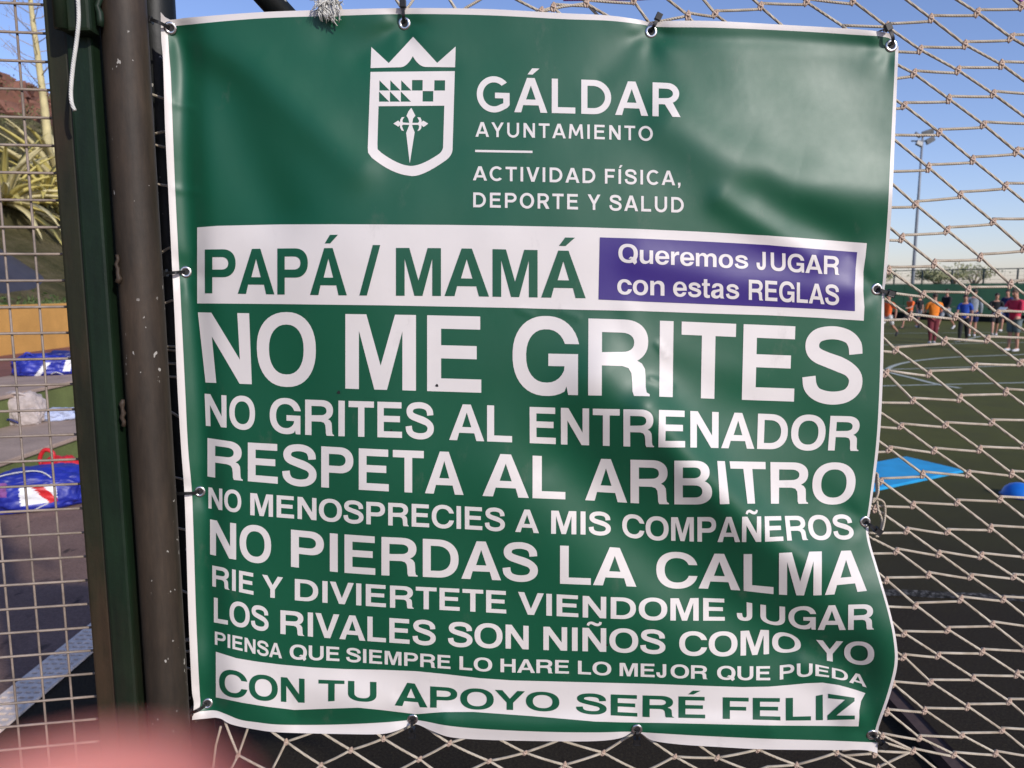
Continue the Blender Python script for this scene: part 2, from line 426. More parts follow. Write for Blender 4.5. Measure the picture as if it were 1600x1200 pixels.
# plastic sheeted bank
V, F = [], []; n1, n2 = 26, 40
for j in range(n2+1):
    y = 13 + 8.6*j/n2; top = 1.6 + 3.4*max(0, (21.2-y)/8.2)**.9
    for i in range(n1+1):
        t = i/n1; x = -11.3 - 4.0*t
        V.append((x, y, 1.2 + (top-1.2)*min(1, t/.35)**.8 + .09*noise.noise(Vector((x*1.2, y*.9, 1))) + (0 if t < .9 else -.2)))
for j in range(n2):
    for i in range(n1):
        a = j*(n1+1)+i; F.append((a, a+n1+1, a+n1+2, a+1))
sheeted = mesh_obj('plastic_sheet', V, F, M['tarp'], smooth=True)
tag(sheeted, 'dark plastic sheet covering the bank above the orange wall', 'tarpaulin')
sheeted.modifiers.new('thickness', 'SOLIDIFY').thickness = .01

# agaves
def agave(name, label, loc, n, L, mats, seed, el0=-10, el1=80, az=None, wd=.10):
    r = random.Random(seed); root = thing(name, label, 'plant', loc)
    for k in range(n):
        a = az[k % len(az)] + r.uniform(-.25, .25) if az else 2*math.pi*k*.382 + r.uniform(-.2, .2)
        e = R(el0 + (el1-el0)*((k+.5)/n)); l = L*r.uniform(.75, 1.15)
        V, F = [], []; ns = 9
        d = Vector((math.cos(a), math.sin(a), 0)); s = Vector((-math.sin(a), math.cos(a), 0)); p = Vector((0, 0, 0)); ee = e
        for i in range(ns+1):
            t = i/ns; wdt = wd*L*(math.sin(min(1, t*1.6+.22)*math.pi*.5))*(1-t**2.2)+.002
            dr = d*math.cos(ee)+Vector((0, 0, 1))*math.sin(ee); nn = -d*math.sin(ee)+Vector((0, 0, 1))*math.cos(ee)
            V += [p-s*wdt+nn*wdt*.35, p.copy()-nn*.004*L, p+s*wdt+nn*wdt*.35, p-nn*.035*L*(1-t)]
            p = p + dr*(l/ns); ee -= R(r.uniform(2, 7))*(1+t)
        for i in range(ns):
            q = i*4
            F += [(q, q+1, q+5, q+4), (q+1, q+2, q+6, q+5), (q+2, q+3, q+7, q+6), (q+3, q, q+4, q+7)]
        mesh_obj('leaf', V, F, mats[k % len(mats)], root, smooth=True)
    return root
def hillpt(px, py):
    dx, dy, dz = ray(px, py); t = 8.0
    while t < 80:
        p = Vector((dx*t, dy*t, H+dz*t))
        if p.x < -10.5 and p.z < hill_z(p.x, p.y): return p
        t += .1
    return p
p1 = hillpt(98, 308); p2 = hillpt(74, 322)
agave('agave', 'large pale yellow agave with long leaves sweeping left behind the gate mesh', p1, 96, 3.4, [M['agave_pale'], M['agave'], M['agave_pale']], 4, -16, 78, wd=.055)
agave('agave', 'pale yellow agave half cut off by the left edge of the picture', hillpt(8, 318), 60, 2.6, [M['agave'], M['agave_pale']], 14, -16, 75, wd=.05)
agave('agave', 'smaller bright yellow agave with broad short leaves at the foot of the tall stalk', Vector((0, 0, H)) + (p2-Vector((0, 0, H)))*.93 + Vector((0, 0, .35)), 26, 1.5, [M['agave']], 8, -45, 85, wd=.085)
ps = hillpt(79, 300)
st = thing('flower_stalk', 'tall pale agave flower stalk with thin side branches against the sky', 'plant', ps)
top = on_x(47, -40, ps.x) - ps
r = random.Random(12)
def sp(t): return Vector((top.x*t, top.y*t + .12*math.sin(t*5), top.z*t))
tube('stem', [sp(t/20) for t in range(21)], [.17-.11*(t/20) for t in range(21)], M['stalk'], st, 10)
for k in range(30):
    t = .45 + .55*k/30; a = k*2.4; L = 1.5*(1.25-t)*r.uniform(.8, 1.3)+.5; b = sp(t)
    d = Vector((math.cos(a)*.9, math.sin(a)*.9, .35))
    paths = [([b, b+d*L*.5+Vector((0, 0, .02)), b+d*L+Vector((0, 0, .25))], [.018, .012, .006])]
    for q in range(5):
        c = b+d*L*(.45+.12*q); dd = (d+Vector((r.gauss(0, .8), r.gauss(0, .8), .7))).normalized()
        paths.append(([c, c+dd*.35], [.008, .003]))
    multi_tube('branch', paths, M['twig'], st, 4)

# ============================================================ FAR SIDE OF THE FIELD
A = on_z(1395, 498); A = Vector((A.x, A.y, 0))
Bv = on_z(1600, 505)
dirw = (Bv-A); dirw.z = 0; dirw.normalize()
P0 = A - dirw*60; P1 = A + dirw*45
nrm = Vector((dirw.y, -dirw.x, 0))       # towards the field
if nrm.y > 0: nrm = -nrm
def wall_box(name, a, b, z0, z1, th, mat, off=0):
    n = nrm; V = []
    for z in (z0, z1):
        for p, q in ((a, 0), (b, 0), (b, 1), (a, 1)):
            V.append(p - n*(off + (th if q else 0)) + Vector((0, 0, z)))
    return mesh_obj(name, V, [(0,3,2,1), (4,5,6,7), (0,1,5,4), (1,2,6,5), (2,3,7,6), (3,0,4,7)], mat)
pw = thing('perimeter_wall', 'long green wall at the far side of the sports field', 'wall', A)
nseg = 26; Lw = (P1-P0).length
for k in range(nseg):
    a = P0 + dirw*(Lw*k/nseg); b = P0 + dirw*(Lw*(k+1)/nseg - .02)
    shift(wall_box('wall_panel', a, b, .78, 1.93 + .16*k/nseg, .2, M['fwall']), pw)
    shift(wall_box('lower_panel', a, b, .42, .76, .22, M['fwall'], -.02), pw)
shift(wall_box('base_strip', P0, P1, -.02, .40, .25, M['fwall_dark'], -.05), pw)
ff = thing('boundary_fence', 'thin dark mesh fence standing on the far green wall', 'fence', A)
def wall_at(px):                          # where the wall line crosses a pixel column
    x, y, z = ray(px, 450)
    # P = A + dirw*s ; P.x/P.y = x/y
    s = (x*A.y - y*A.x)/(y*dirw.x - x*dirw.y); return A + dirw*s, s
sprev = None
spx = [1360, 1394.7, 1434, 1479, 1528, 1587, 1655]
tops = []
for px in spx:
    p, s = wall_at(px); p = p - nrm*.1
    tops.append((s, p))
s0 = tops[0][0]; ds = (tops[5][0]-tops[1][0])/4
for k in range(-14, 12):
    s = tops[1][0] + ds*k; p = A + dirw*s - nrm*.1
    zt = 2.80
    shift(tube('fence_post', [p+Vector((0, 0, 1.9)), p+Vector((0, 0, zt))], .045, M['fence_dark'], seg=8), ff)
pa, pb = P0 - nrm*.1, P1 - nrm*.1
for z, rr in ((2.80, .025), (2.05, .012)):
    shift(tube('rail', [pa+Vector((0, 0, z)), pb+Vector((0, 0, z))], rr, M['fence_dark']), ff)
paths = []
for k in range(int(Lw/.9)):
    p = P0 + dirw*(k*.9) - nrm*.1
    paths.append(([p+Vector((0, 0, 1.95)), p+Vector((0, 0, 2.8))], .004))
for z in (2.25, 2.45, 2.65): paths.append(([pa+Vector((0, 0, z)), pb+Vector((0, 0, z))], .004))
wm = multi_tube('fence_mesh', paths, M['fence_dark'], seg=3); shift(wm, ff)
# trees beyond
def far_tree(px, py, dist, wpx, hpx, label, seed, dense=1.0, mat='leaf_far'):
    r = random.Random(seed); base = on_y(px, py, dist); w_ = wpx/FP*dist; h_ = hpx/FP*dist
    t = thing('tree', label, 'tree', (base.x, base.y, 0), 'trees beyond the far wall')
    z0 = base.z
    limbs = [([(0, 0, 0), (.05, 0, z0*.6), (0, 0, z0)], [.16, .12, .09])]; pts = []
    for k in range(9):
        a = r.uniform(0, 6.28); e = Vector((math.cos(a)*w_*.5*r.uniform(.4, 1), math.sin(a)*w_*.4, z0+h_*r.uniform(.25, 1)))
        limbs.append(([(0, 0, z0*.8), ((e.x*.5), e.y*.5, (z0*.9+e.z)*.5), tuple(e)], [.06, .035, .012]))
        for c in range(3):
            cc = e*(1-.16*c)+Vector((0, 0, z0*.16*c)) if True else e
            for q in range(int(42*dense)): pts.append(cc + Vector((r.gauss(0, .32), r.gauss(0, .32), r.gauss(0, .17))))
    multi_tube('trunk', limbs, M['twig'], t, 6); leaf_cloud('crown', pts, .10, M[mat], t, seed)
far_tree(1470, 440, 56, 62, 14, 'low pale green tree with a flat crown behind the far fence', 5, 1.5)
far_tree(1490, 438, 60, 40, 26, 'thin sparse tree rising highest behind the far fence', 6, .35)
far_tree(1522, 438, 55, 50, 20, 'sparse pale tree right of the others behind the far fence', 7, .5)
far_tree(1380, 440, 58, 14, 22, 'small tree behind the far wall at the banner edge', 8, .8)

# floodlight mast
mb = on_y(1425.5, 447, 52); mast = thing('floodlight_mast', 'tall thin floodlight mast behind the far wall right of the banner', 'lamp post', (mb.x, mb.y, 0))
mt = on_y(1436.5, 212, 52); hz = mt.z
dx = mt.x-mb.x
tube('pole', [(0, 0, 0), (0, 0, hz*.33), (0, 0, hz*.66), (0, 0, hz)], [.13, .11, .09, .07], M['pole'], mast, 12)
tube('crossarm', [(-.75, 0, hz-.35), (.75, 0, hz-.35)], .05, M['pole'], mast)
for (ox, oz, tx, tz, sx) in ((.35, .35, 25, -18, 1.05), (-.55, .15, -50, 35, .55), (.62, -.28, 15, -30, .8), (-.35, -.55, -15, 25, .6)):
    bm = bmesh.new(); Mx = Matrix.Translation((ox*.75, -.12, hz-.1+oz*.8)) @ Matrix.Rotation(R(tz), 4, 'Y') @ Matrix.Rotation(R(tx), 4, 'X')
    bm_box(bm, (-sx*.38, -.09, -.17), (sx*.38, .09, .17), .03, Mx)
    f = bm_obj('floodlight', bm, M['lamp'], mast)

# field lines: painted on the turf
def ribbon(name, pts, wd, z=.004, mat='line'):
    P = [Vector((p[0], p[1], z)) for p in pts]; V, F = [], []
    for i, p in enumerate(P):
        d = (P[min(i+1, len(P)-1)]-P[max(i-1, 0)]).normalized(); n = Vector((-d.y, d.x, 0))
        V += [p-n*wd/2, p+n*wd/2]
        if i: F.append((2*i-2, 2*i, 2*i+1, 2*i-1))
    o = mesh_obj(name, V, F, M[mat]); return tag(o, kind='structure')
def line_px(a, b, wd, z=.004, ext=1.3):
    a = on_z(*a); b = on_z(*b); d = b-a; ribbon('field_line', [a-d*ext, a, b, b+d*ext], wd, z)
line_px((1385, 577.5), (1600, 571), .09)
line_px((1385, 603), (1600, 598), .09)
line_px((1385, 539), (1600, 535), .10)
line_px((1390, 521), (1600, 519), .10)
line_px((1500, 533), (1535, 525), .10, .008, .2)
arc = catmull([(1640, 550), (1600, 554), (1540, 556.5), (1490, 558.5), (1440, 563), (1408, 568.5), (1391, 574.5), (1388, 578.5), (1397, 584), (1425, 591), (1465, 601), (1500, 607)], 6)
ribbon('field_line', [on_z(p[0], p[1]) for p in arc], .11, .008)
# worn painted line near the net
def worn():
    m = Mat('worn_line', (.3, .3, .28), .95, 0, .1)
    n = m.noise(30, 6, rough=.8)
    m.col(m.ramp(n, [(.42, (.016, .015, .012)), (.52, (.07, .066, .06)), (.66, (.30, .29, .27))])); m.bump(m.noise(140, 6), .9, .02); return m.m
M['worn'] = worn()
p0, p1_ = on_z(1380, 926), on_z(1600, 936)
d = p1_-p0; ribbon('worn_line', [p0-d*1.2, p0, p1_, p1_+d], .10, .004, 'worn')
# kerb strip at the foot of the net
k0, k1 = on_z(1400, 1108), on_z(1482, 1200)
bm = bmesh.new(); dd = (k1-k0).normalized(); Lk = 2.4
Mk = Matrix.Translation(k0) @ Matrix.Rotation(math.atan2(dd.y, dd.x), 4, 'Z')
bm_box(bm, (-.15, -.035, 0), (Lk, .035, .04), .012, Mk)
tag(bm_obj('timber_batten', bm, M['kerb']), 'brown batten lying on the turf at the lower right corner', 'batten')

# exercise mat and dome
m1, m2, m3 = on_z(1415, 717), on_z(1507, 739), on_z(1374, 768)
u = m2-m1; v = (m3-m1); 
c4 = m3 + (m3-m1)*.35 + u*0
mat_v = [m1, m2, m2 + v*1.0 + (m3-m2)*0, m3]
q = on_z(1373, 768); e = (q - m2); 
mverts = [m1, m2, m2 + e*1.25, m1 + e*1.25]
V = [p + Vector((0, 0, .004)) for p in mverts] + [p + Vector((0, 0, .03)) for p in mverts]
bmx = bmesh.new(); vv = [bmx.verts.new(p) for p in V]
for f in [(0,1,2,3), (7,6,5,4), (0,4,5,1), (1,5,6,2), (2,6,7,3), (3,7,4,0)]: bmx.faces.new([vv[i] for i in f])
bmesh.ops.recalc_face_normals(bmx, faces=bmx.faces); bmesh.ops.bevel(bmx, geom=list(bmx.edges), offset=.008, segments=2, affect='EDGES')
tag(bm_obj('exercise_mat', bmx, M['blue']), 'flat blue exercise mat lying on the turf right of the banner', 'mat')
dpos = on_z(1592, 775)
dm = thing('balance_dome', 'blue rubber dome on the turf at the right edge', 'balance dome', dpos)
prof = [(0, .118), (.04, .114), (.08, .098), (.112, .07), (.13, .038), (.137, .014), (.140, .004), (.132, 0), (0, 0)]
def lathe(name, prof, mat, parent=None, seg=32):
    V, F = [], []
    for (r_, z) in prof:
        for k in range(seg): V.append((r_*math.cos(2*math.pi*k/seg), r_*math.sin(2*math.pi*k/seg), z))
    for i in range(len(prof)-1):
        for k in range(seg): F.append((i*seg+k, (i+1)*seg+k, (i+1)*seg+(k+1) % seg, i*seg+(k+1) % seg))
    o = mesh_obj(name, V, F, mat, parent, smooth=True); return o
lathe('shell', prof, simple('blue_rubber', (.01, .16, .62), .35, .1), dm)
lathe('rim', [(.137, 0), (.148, .002), (.150, .008), (.146, .013), (.137, .012)], M['bag_navy'], dm)

# ============================================================ PEOPLE on the field
def skin_mesh(name, joints, edges, mat, parent, sub=2, root=0):
    bm = bmesh.new(); lay = bm.verts.layers.skin.verify(); vs = []
    for i, (p, rad) in enumerate(joints):
        v_ = bm.verts.new(p); rr = rad if isinstance(rad, tuple) else (rad, rad); v_[lay].radius = rr; vs.append(v_)
    for a, b in edges: bm.edges.new((vs[a], vs[b]))
    vs[root][lay].use_root = True
    o = bm_obj(name, bm, mat, parent)
    s = o.modifiers.new('skin', 'SKIN'); s.use_smooth_shade = True
    o.modifiers.new('sub', 'SUBSURF').levels = sub; o.modifiers['sub'].render_levels = sub
    return o
def ellips(name, c, rad, mat, parent, rot=None, cut=None):
    bm = bmesh.new(); bmesh.ops.create_uvsphere(bm, u_segments=14, v_segments=10, radius=1)
    if cut is not None:
        bmesh.ops.bisect_plane(bm, geom=list(bm.verts)+list(bm.edges)+list(bm.faces), plane_co=(0, 0, cut[0]), plane_no=cut[1], clear_inner=True)
    for v_ in bm.verts:
        v_.co = Vector((v_.co.x*rad[0], v_.co.y*rad[1], v_.co.z*rad[2]))
        if rot: v_.co = rot @ v_.co
        v_.co += Vector(c)
    return bm_obj(name, bm, mat, parent, smooth=True)
def person(px, pyfeet, pyhead, face, top, bottom, label, legs=((0, 0), (0, 0)), arms=((5, 10), (5, 10)), hair='hair', shoes='shoe',
           sleeves='short', legwear='shorts', head_tilt=0, build=1.0, lean=0, reach=None):
    """face: heading in degrees, 0 = towards the camera, 90 = towards picture right. legs: (hip swing, knee bend)."""
    g = on_z(px, pyfeet); d = g.y
    ztop = on_y(px, pyhead, d).z; Hh = ztop
    root = thing('person', label, 'person', (g.x, g.y, 0), 'people training on the field', R(face))
    s = Hh
    fw = Vector((0, -1, 0)); rt = Vector((1, 0, 0))
    J, E = [], []
    def j(p, r_): J.append((tuple(Vector(p)*1.0), r_)); return len(J)-1
    ln = math.sin(R(lean))
    def tor(z, y=0, x=0):  # torso point leaning forward
        return Vector((x*s, (-ln*(z-.53)*1 + y)*s, z*s))
    b = build
    pel = j(tor(.53), (.072*s*b, .055*s*b)); wai = j(tor(.61), (.062*s*b, .05*s*b)); che = j(tor(.73), (.078*s*b, .055*s*b)); nk0 = j(tor(.815), (.045*s, .04*s))
    nk = j(tor(.845), .028*s); ht = math.sin(R(head_tilt))
    hd = j(tor(.895, -.01-.02*ht), (.040*s, .046*s)); ht_ = j(tor(.955, -.012-.05*ht), (.040*s, .046*s)); tp = j(tor(.985, -.01-.06*ht), (.022*s, .026*s))
    E += [(pel, wai), (wai, che), (che, nk0), (nk0, nk), (nk, hd), (hd, ht_), (ht_, tp)]
    shirt = [(tuple(tor(.465)), (.083*s*b, .070*s*b)), (J[wai][0], (.077*s*b, .062*s*b)), (J[che][0], (.090*s*b, .066*s*b)), (tor(.80), (.06*s*b, .05*s*b))]
    se = [(0, 1), (1, 2), (2, 3)]
    shorts = [(tor(.56), (.078*s*b, .064*s*b))]; she = []; kids = []
    minz = 1
    feet = []
    for sd, (hip, knee) in zip((-1, 1), legs):
        h0 = tor(.50, 0, .048*sd)
        a = R(hip); kn = h0 + (fw*math.sin(a) - Vector((0, 0, 1))*math.cos(a))*.235*s
        a2 = a - R(knee); an = kn + (fw*math.sin(a2) - Vector((0, 0, 1))*math.cos(a2))*.225*s
        i0 = j(h0, .050*s*b); i1 = j(h0.lerp(kn, .5), .043*s*b); i2 = j(kn, .030*s); i2b = j(kn.lerp(an, .35), .029*s); i3 = j(an, .018*s)
        E += [(pel, i0), (i0, i1), (i1, i2), (i2, i2b), (i2b, i3)]
        fd = (fw*math.cos(a2*.7) - Vector((0, 0, -1))*math.sin(a2*.7)*-1)
        fd = (fw*math.cos(a2) + Vector((0, 0, 1))*math.sin(a2)).normalized()
        to = an + fd*.075*s - Vector((0, 0, .015*s)); i4 = j(an + fd*.06*s, .013*s); E.append((i3, i4))
        feet.append((an, fd, a2)); minz = min(minz, an.z - .045*s)
        k = len(shorts); shorts += [(h0, .062*s*b), (h0.lerp(kn, .5), .056*s*b), (h0.lerp(kn, .92), .050*s*b)]
        she += [(0, k), (k, k+1), (k+1, k+2)]
        if legwear == 'long':
            shorts += [(kn.lerp(an, .4), .038*s), (kn.lerp(an, .97), .029*s)]; she += [(k+2, k+3), (k+3, k+4)]
    for sd, (sw, el) in zip((-1, 1), arms):
        s0 = tor(.79, 0, .105*sd*b); a = R(sw)
        el_ = s0 + (fw*math.sin(a) - Vector((0, 0, 1))*math.cos(a) + rt*sd*.16).normalized()*.165*s
        a2 = a + R(el); wr = el_ + (fw*math.sin(a2) - Vector((0, 0, 1))*math.cos(a2) - rt*sd*(.35 if el > 60 else 0)).normalized()*.14*s
        ha = wr + (wr-el_).normalized()*.06*s
        i0 = j(s0, .032*s); i1 = j(el_, .023*s); i2 = j(wr, .016*s); i3 = j(ha, (.018*s, .012*s))
        E += [(nk0, i0), (i0, i1), (i1, i2), (i2, i3)]
        k = len(shirt); shirt += [(s0, .042*s), (s0.lerp(el_, .75), .037*s)]; se += [(3, k), (k, k+1)]
        if sleeves == 'long': shirt += [(el_, .033*s), (wr, .024*s)]; se += [(k+1, k+2), (k+2, k+3)]
    dz = -minz
    for lst in (J, shirt, shorts):
        for i, (p, r_) in enumerate(lst): lst[i] = ((p[0], p[1], p[2]+dz), r_)
    skin_mesh('body', J, E, M['skin'], root, 2, pel)
    skin_mesh('shirt', shirt, se, M[top], root, 2, 2)
    skin_mesh('trousers' if legwear == 'long' else 'shorts', shorts, she, M[bottom], root, 2, 0)
    hp = Vector(J[ht_][0])
    rot = Matrix.Rotation(R(head_tilt*.8), 3, 'X')
    ellips('hair', hp + Vector((0, .010*s, .006*s)), (.050*s, .058*s, .052*s), M[hair], root, rot @ Matrix.Rotation(R(-28), 3, 'X'), (-.12, (0, 0, 1)))
    bmn = bmesh.new()       # nose and ears
    for c, rr_ in (((0, -.052, -.012), (.007, .012, .012)), ((-.045, .0, -.008), (.006, .010, .015)), ((.045, 0, -.008), (.006, .010, .015))):
        res = bmesh.ops.create_uvsphere(bmn, u_segments=8, v_segments=6, radius=1)
        for v_ in res['verts']:
            v_.co = hp + rot @ (Vector((v_.co.x*rr_[0], v_.co.y*rr_[1], v_.co.z*rr_[2]))*s + Vector(c)*s)
    bm_obj('face_features', bmn, M['skin'], root, smooth=True)
    for an, fd, a2 in feet:
        an = an + Vector((0, 0, dz)); c = an + fd*.032*s + Vector((0, 0, -.022*s))
        rot_ = Matrix.Rotation(-math.asin(max(-1, min(1, fd.z))), 3, 'X')
        bmf = bmesh.new(); res = bmesh.ops.create_uvsphere(bmf, u_segments=12, v_segments=8, radius=1)
        for v_ in res['verts']:
            q_ = v_.co; f_ = Vector((q_.x*.026*(1.15 if q_.y < 0 else .9), q_.y*.078, max(-.018, q_.z*.030*(1.25 if q_.y > .2 else .8))))
            v_.co = c + rot_ @ (f_*s)
        bm_obj('shoe', bmf, M[shoes], root, smooth=True)
    return root, s, J, dz
person(1385, 527, 456, -60, 'c_orange', 'c_white', 'runner in orange shirt and white shorts half hidden by the banner edge', ((40, 50), (-32, 25)), ((40, 70), (-35, 40)), shoes='shoe_dark')
person(1420, 514, 458, -75, 'c_orange', 'c_black', 'runner in orange shirt and black shorts nearest to the floodlight mast', ((38, 30), (-28, 35)), ((-30, 20), (30, 55)), shoes='shoe_dark')
person(1434, 512, 459, 20, 'c_black', 'c_grey', 'person in black shirt standing behind the orange shirted runner', ((6, 5), (-10, 8)), ((5, 15), (0, 10)))
person(1456, 537, 459, 165, 'c_orange2', 'c_maroon', 'person in orange shirt and dark red trousers seen from behind', ((4, 3), (-4, 3)), ((18, 70), (12, 60)), legwear='long', build=1.15, shoes='shoe')
person(1476, 514, 450, -70, 'c_black', 'c_grey', 'person in long black top and light shorts walking away near the far wall', ((28, 10), (-26, 14)), ((-22, 15), (20, 25)), sleeves='long')
person(1504, 534, 460, -40, 'c_blue', 'c_black', 'child in blue shirt and black leggings with white shoes', ((20, 12), (-16, 6)), ((14, 20), (-12, 20)), legwear='long', head_tilt=20)
person(1518, 526, 452, 150, 'c_grey', 'c_navy', 'person in pale grey long sleeves right behind the blue shirted child', ((5, 5), (-6, 5)), ((0, 8), (6, 10)), sleeves='long', build=1.05)
person(1553, 524, 456, -30, 'c_black', 'c_black', 'person in black hooded top and black shorts looking down', ((30, 14), (-22, 8)), ((24, 85), (16, 80)), sleeves='long', head_tilt=25, build=1.05)
person(1570, 518, 453, -60, 'c_navy', 'c_navy', 'person in navy clothes between the black hooded one and the crimson one', ((14, 10), (-14, 12)), ((8, 20), (-8, 10)))
root, s, J, dz = person(1581, 549, 452, -75, 'c_pink', 'c_greysh', 'adult in crimson long sleeves and grey shorts holding a white paper', ((4, 4), (-5, 2)), ((22, 75), (18, 80)), sleeves='long', head_tilt=35, build=1.15, hair='hair_fair')
bm = bmesh.new(); bm_box(bm, (-.12, -.004, -.15), (.12, .004, .15), 0)
pap = bm_obj('paper', bm, M['cloth_white']); 
c, sn = math.cos(R(-75)), math.sin(R(-75))
loc = Vector((0, -.30*s, .66*s)); pap.location = root.location + Vector((c*loc.x - sn*loc.y, sn*loc.x + c*loc.y, loc.z)); pap.rotation_euler = (R(-50), 0, R(-75))
tag(pap, 'white sheet of paper held by the person in crimson', 'paper')
# training cones lying by the far wall, a few pixels each are not visible; nothing added

# ============================================================ BAGS on the steps and path
def lumpy(name, loc, size, mat, parent=None, seed=0, amp=.16, rot=0, mats=None, sel=None, power=.75, flat=True):
    bm = bmesh.new(); bmesh.ops.create_icosphere(bm, subdivisions=6 if sel else 5, radius=1)
    for v_ in bm.verts:
        d_ = v_.co.normalized()
        q_ = Vector([math.copysign(abs(t)**power, t) for t in d_])
        nz = noise.fractal(d_*1.6 + Vector((seed*3.1, 0, 0)), .9, 2.1, 4)*amp + amp*.25*noise.noise(d_*7+Vector((seed, 0, 0)))
        crease = amp*.35*abs(noise.noise(d_*3.3+Vector((0, seed*2.0, 5))))
        p = q_*(1+nz-crease); p = Vector((p.x*size[0], p.y*size[1], p.z*size[2]))
        if flat and p.z < -size[2]*.72: p.z = -size[2]*.72
        p.z += size[2]*.72
        v_.co = Matrix.Rotation(rot, 3, 'Z') @ p + Vector(loc)
    o = bm_obj(name, bm, mat, parent, smooth=True)
    if mats:
        for m_ in mats: o.data.materials.append(m_)
        for p in o.data.polygons:
            k = sel(Matrix.Rotation(-rot, 3, 'Z') @ (p.center - Vector(loc)), size)
            if k: p.material_index = k
    return o
# big blue kit bag on the path
b1 = on_z(62, 797); b1 = Vector((b1.x-.1, b1.y+.15, 0))
bag = thing('kit_bag', 'large blue nylon kit bag with white and red patch on the ground by the bleachers', 'bag', b1)
aim = R(28)
def selp(c, s_):
    x, z = c.x/s_[0], c.z/s_[2]
    if c.y < 0 and -.25 < x < .35 and .35 < z < 1.15: return 2 if abs(x-.16+.35*(z-.8)) < .09 else 1
    if c.y < 0 and x < -.45 and .8 < z < 1.4: return 3
    return 0
lumpy('bag_body', (0, 0, 0), (.42, .24, .185), M['bag_blue'], bag, 1, .13, aim, [M['cloth_white'], M['bag_red'], simple('mauve_panel', (.20, .06, .22), .5)], selp)
multi_tube('drawstring', [(catmull([(-.25, -.28, .02), (-.3, -.33, .14), (-.2, -.3, .28), (0, -.2, .33), (.15, -.12, .3), (.25, -.1, .12), (.1, -.22, .02)], 5), .005)], M['cord'], bag, 6)
lumpy('flap', (.34, .18, 0), (.16, .13, .10), M['bag_blue'], bag, 4, .2, .4)
b2 = on_z(98, 786)
b2 = on_z(101, 775)
rb = thing('red_bag', 'red nylon bag with a loop handle standing behind the big blue bag', 'bag', (b2.x, b2.y, 0))
bm = bmesh.new()
lumpy('bag_body', (-0.03, 0, 0), (.20, .13, .20), M['bag_red'], rb, 6, .22, .6, power=.9)
lumpy('bag_skirt', (.15, -.08, 0), (.14, .10, .09), M['bag_red'], rb, 9, .25, .3)
tube('handle', catmull([(-.16, 0, .24), (-.19, 0, .33), (-.14, 0, .41), (-.07, 0, .38), (-.08, 0, .27)], 6), .018, M['bag_red'], rb)
# blue bag on the upper step
b3 = on_z(76, 585, .60)
sb = thing('sports_bag', 'blue sports bag with white trim lying on the upper step', 'bag', b3, rz=R(25))
def sel3(c, s_):
    x, z = c.x/s_[0], c.z/s_[2]
    if c.y < 0 and (abs(x-.5-.12*z) < .10 and z > .3): return 1
    if c.y < 0 and abs(x+.05-.3*(z-.7)) < .08 and z < 1.1: return 1
    return 0
lumpy('bag_body', (0, 0, 0), (.44, .2, .17), M['bag_blue'], sb, 2, .16, 0, [M['cloth_white']], sel3)
lumpy('bag_top', (.18, .02, .12), (.22, .16, .12), M['bag_navy'], sb, 5, .2)
tube('strap', catmull([(-.3, -.1, .2), (-.22, -.12, .32), (-.1, -.1, .24), (.05, -.16, .22)], 6), .015, M['bag_blue'], sb)
multi_tube('cord', [(catmull([(.05, -.2, .02), (.12, -.23, .05), (.2, -.22, .01)], 4), .006)], M['cord'], sb, 5)
# beige rucksack and pale blue clothes on the lower step
b4 = on_z(28, 664, .236)
rk = thing('rucksack', 'beige canvas rucksack slumped on the lower step', 'rucksack', b4 + Vector((-.02, .14, 0)), rz=R(20))
lumpy('bag_body', (0, 0, 0), (.24, .17, .22), M['bag_beige'], rk, 3, .2, 0, power=.8)
lumpy('front_pocket', (.06, -.13, .0), (.15, .08, .11), M['bag_beige'], rk, 7, .2)
tube('strap', catmull([(-.12, -.08, .3), (-.05, -.14, .37), (.07, -.1, .33), (.12, -.1, .22)], 6), .014, M['bag_beige'], rk)
tube('strap', catmull([(-.15, -.16, .02), (-.1, -.2, .08), (0, -.2, .03)], 6), .012, M['bag_navy'], rk)
b5 = on_z(70, 659, .236)
gm = lumpy('folded_garment', (0, 0, 0), (.20, .12, .085), M['cloth_pale'], None, 8, .35, .3)
gm.location = b5 + Vector((.05, .12, 0)); tag(gm, 'pale blue garment heaped beside the rucksack on the lower step', 'clothing')

# ============================================================ GATE and POSTS (near)
def bar(name, x0, x1, y0, y1, mat, parent, z0=.02, z1=2.75, bev=.004):
    bm = bmesh.new(); bm_box(bm, (x0, y0, z0), (x1, y1, z1), bev); o = bm_obj(name, bm, mat); shift(o, parent); return o
XL = lambda px, Y=1.0, row=600: on_y(px, row, Y).x
gate = thing('gate', 'dark green steel gate with welded wire mesh left of the brown pipe', 'gate', (-.57, 1.0, 0))
bar('frame_upright', XL(122), XL(156)-.001, .985, 1.025, M['frame'], gate)
bar('closing_bar', XL(157), XL(193), .978, 1.02, M['frame2'], gate)
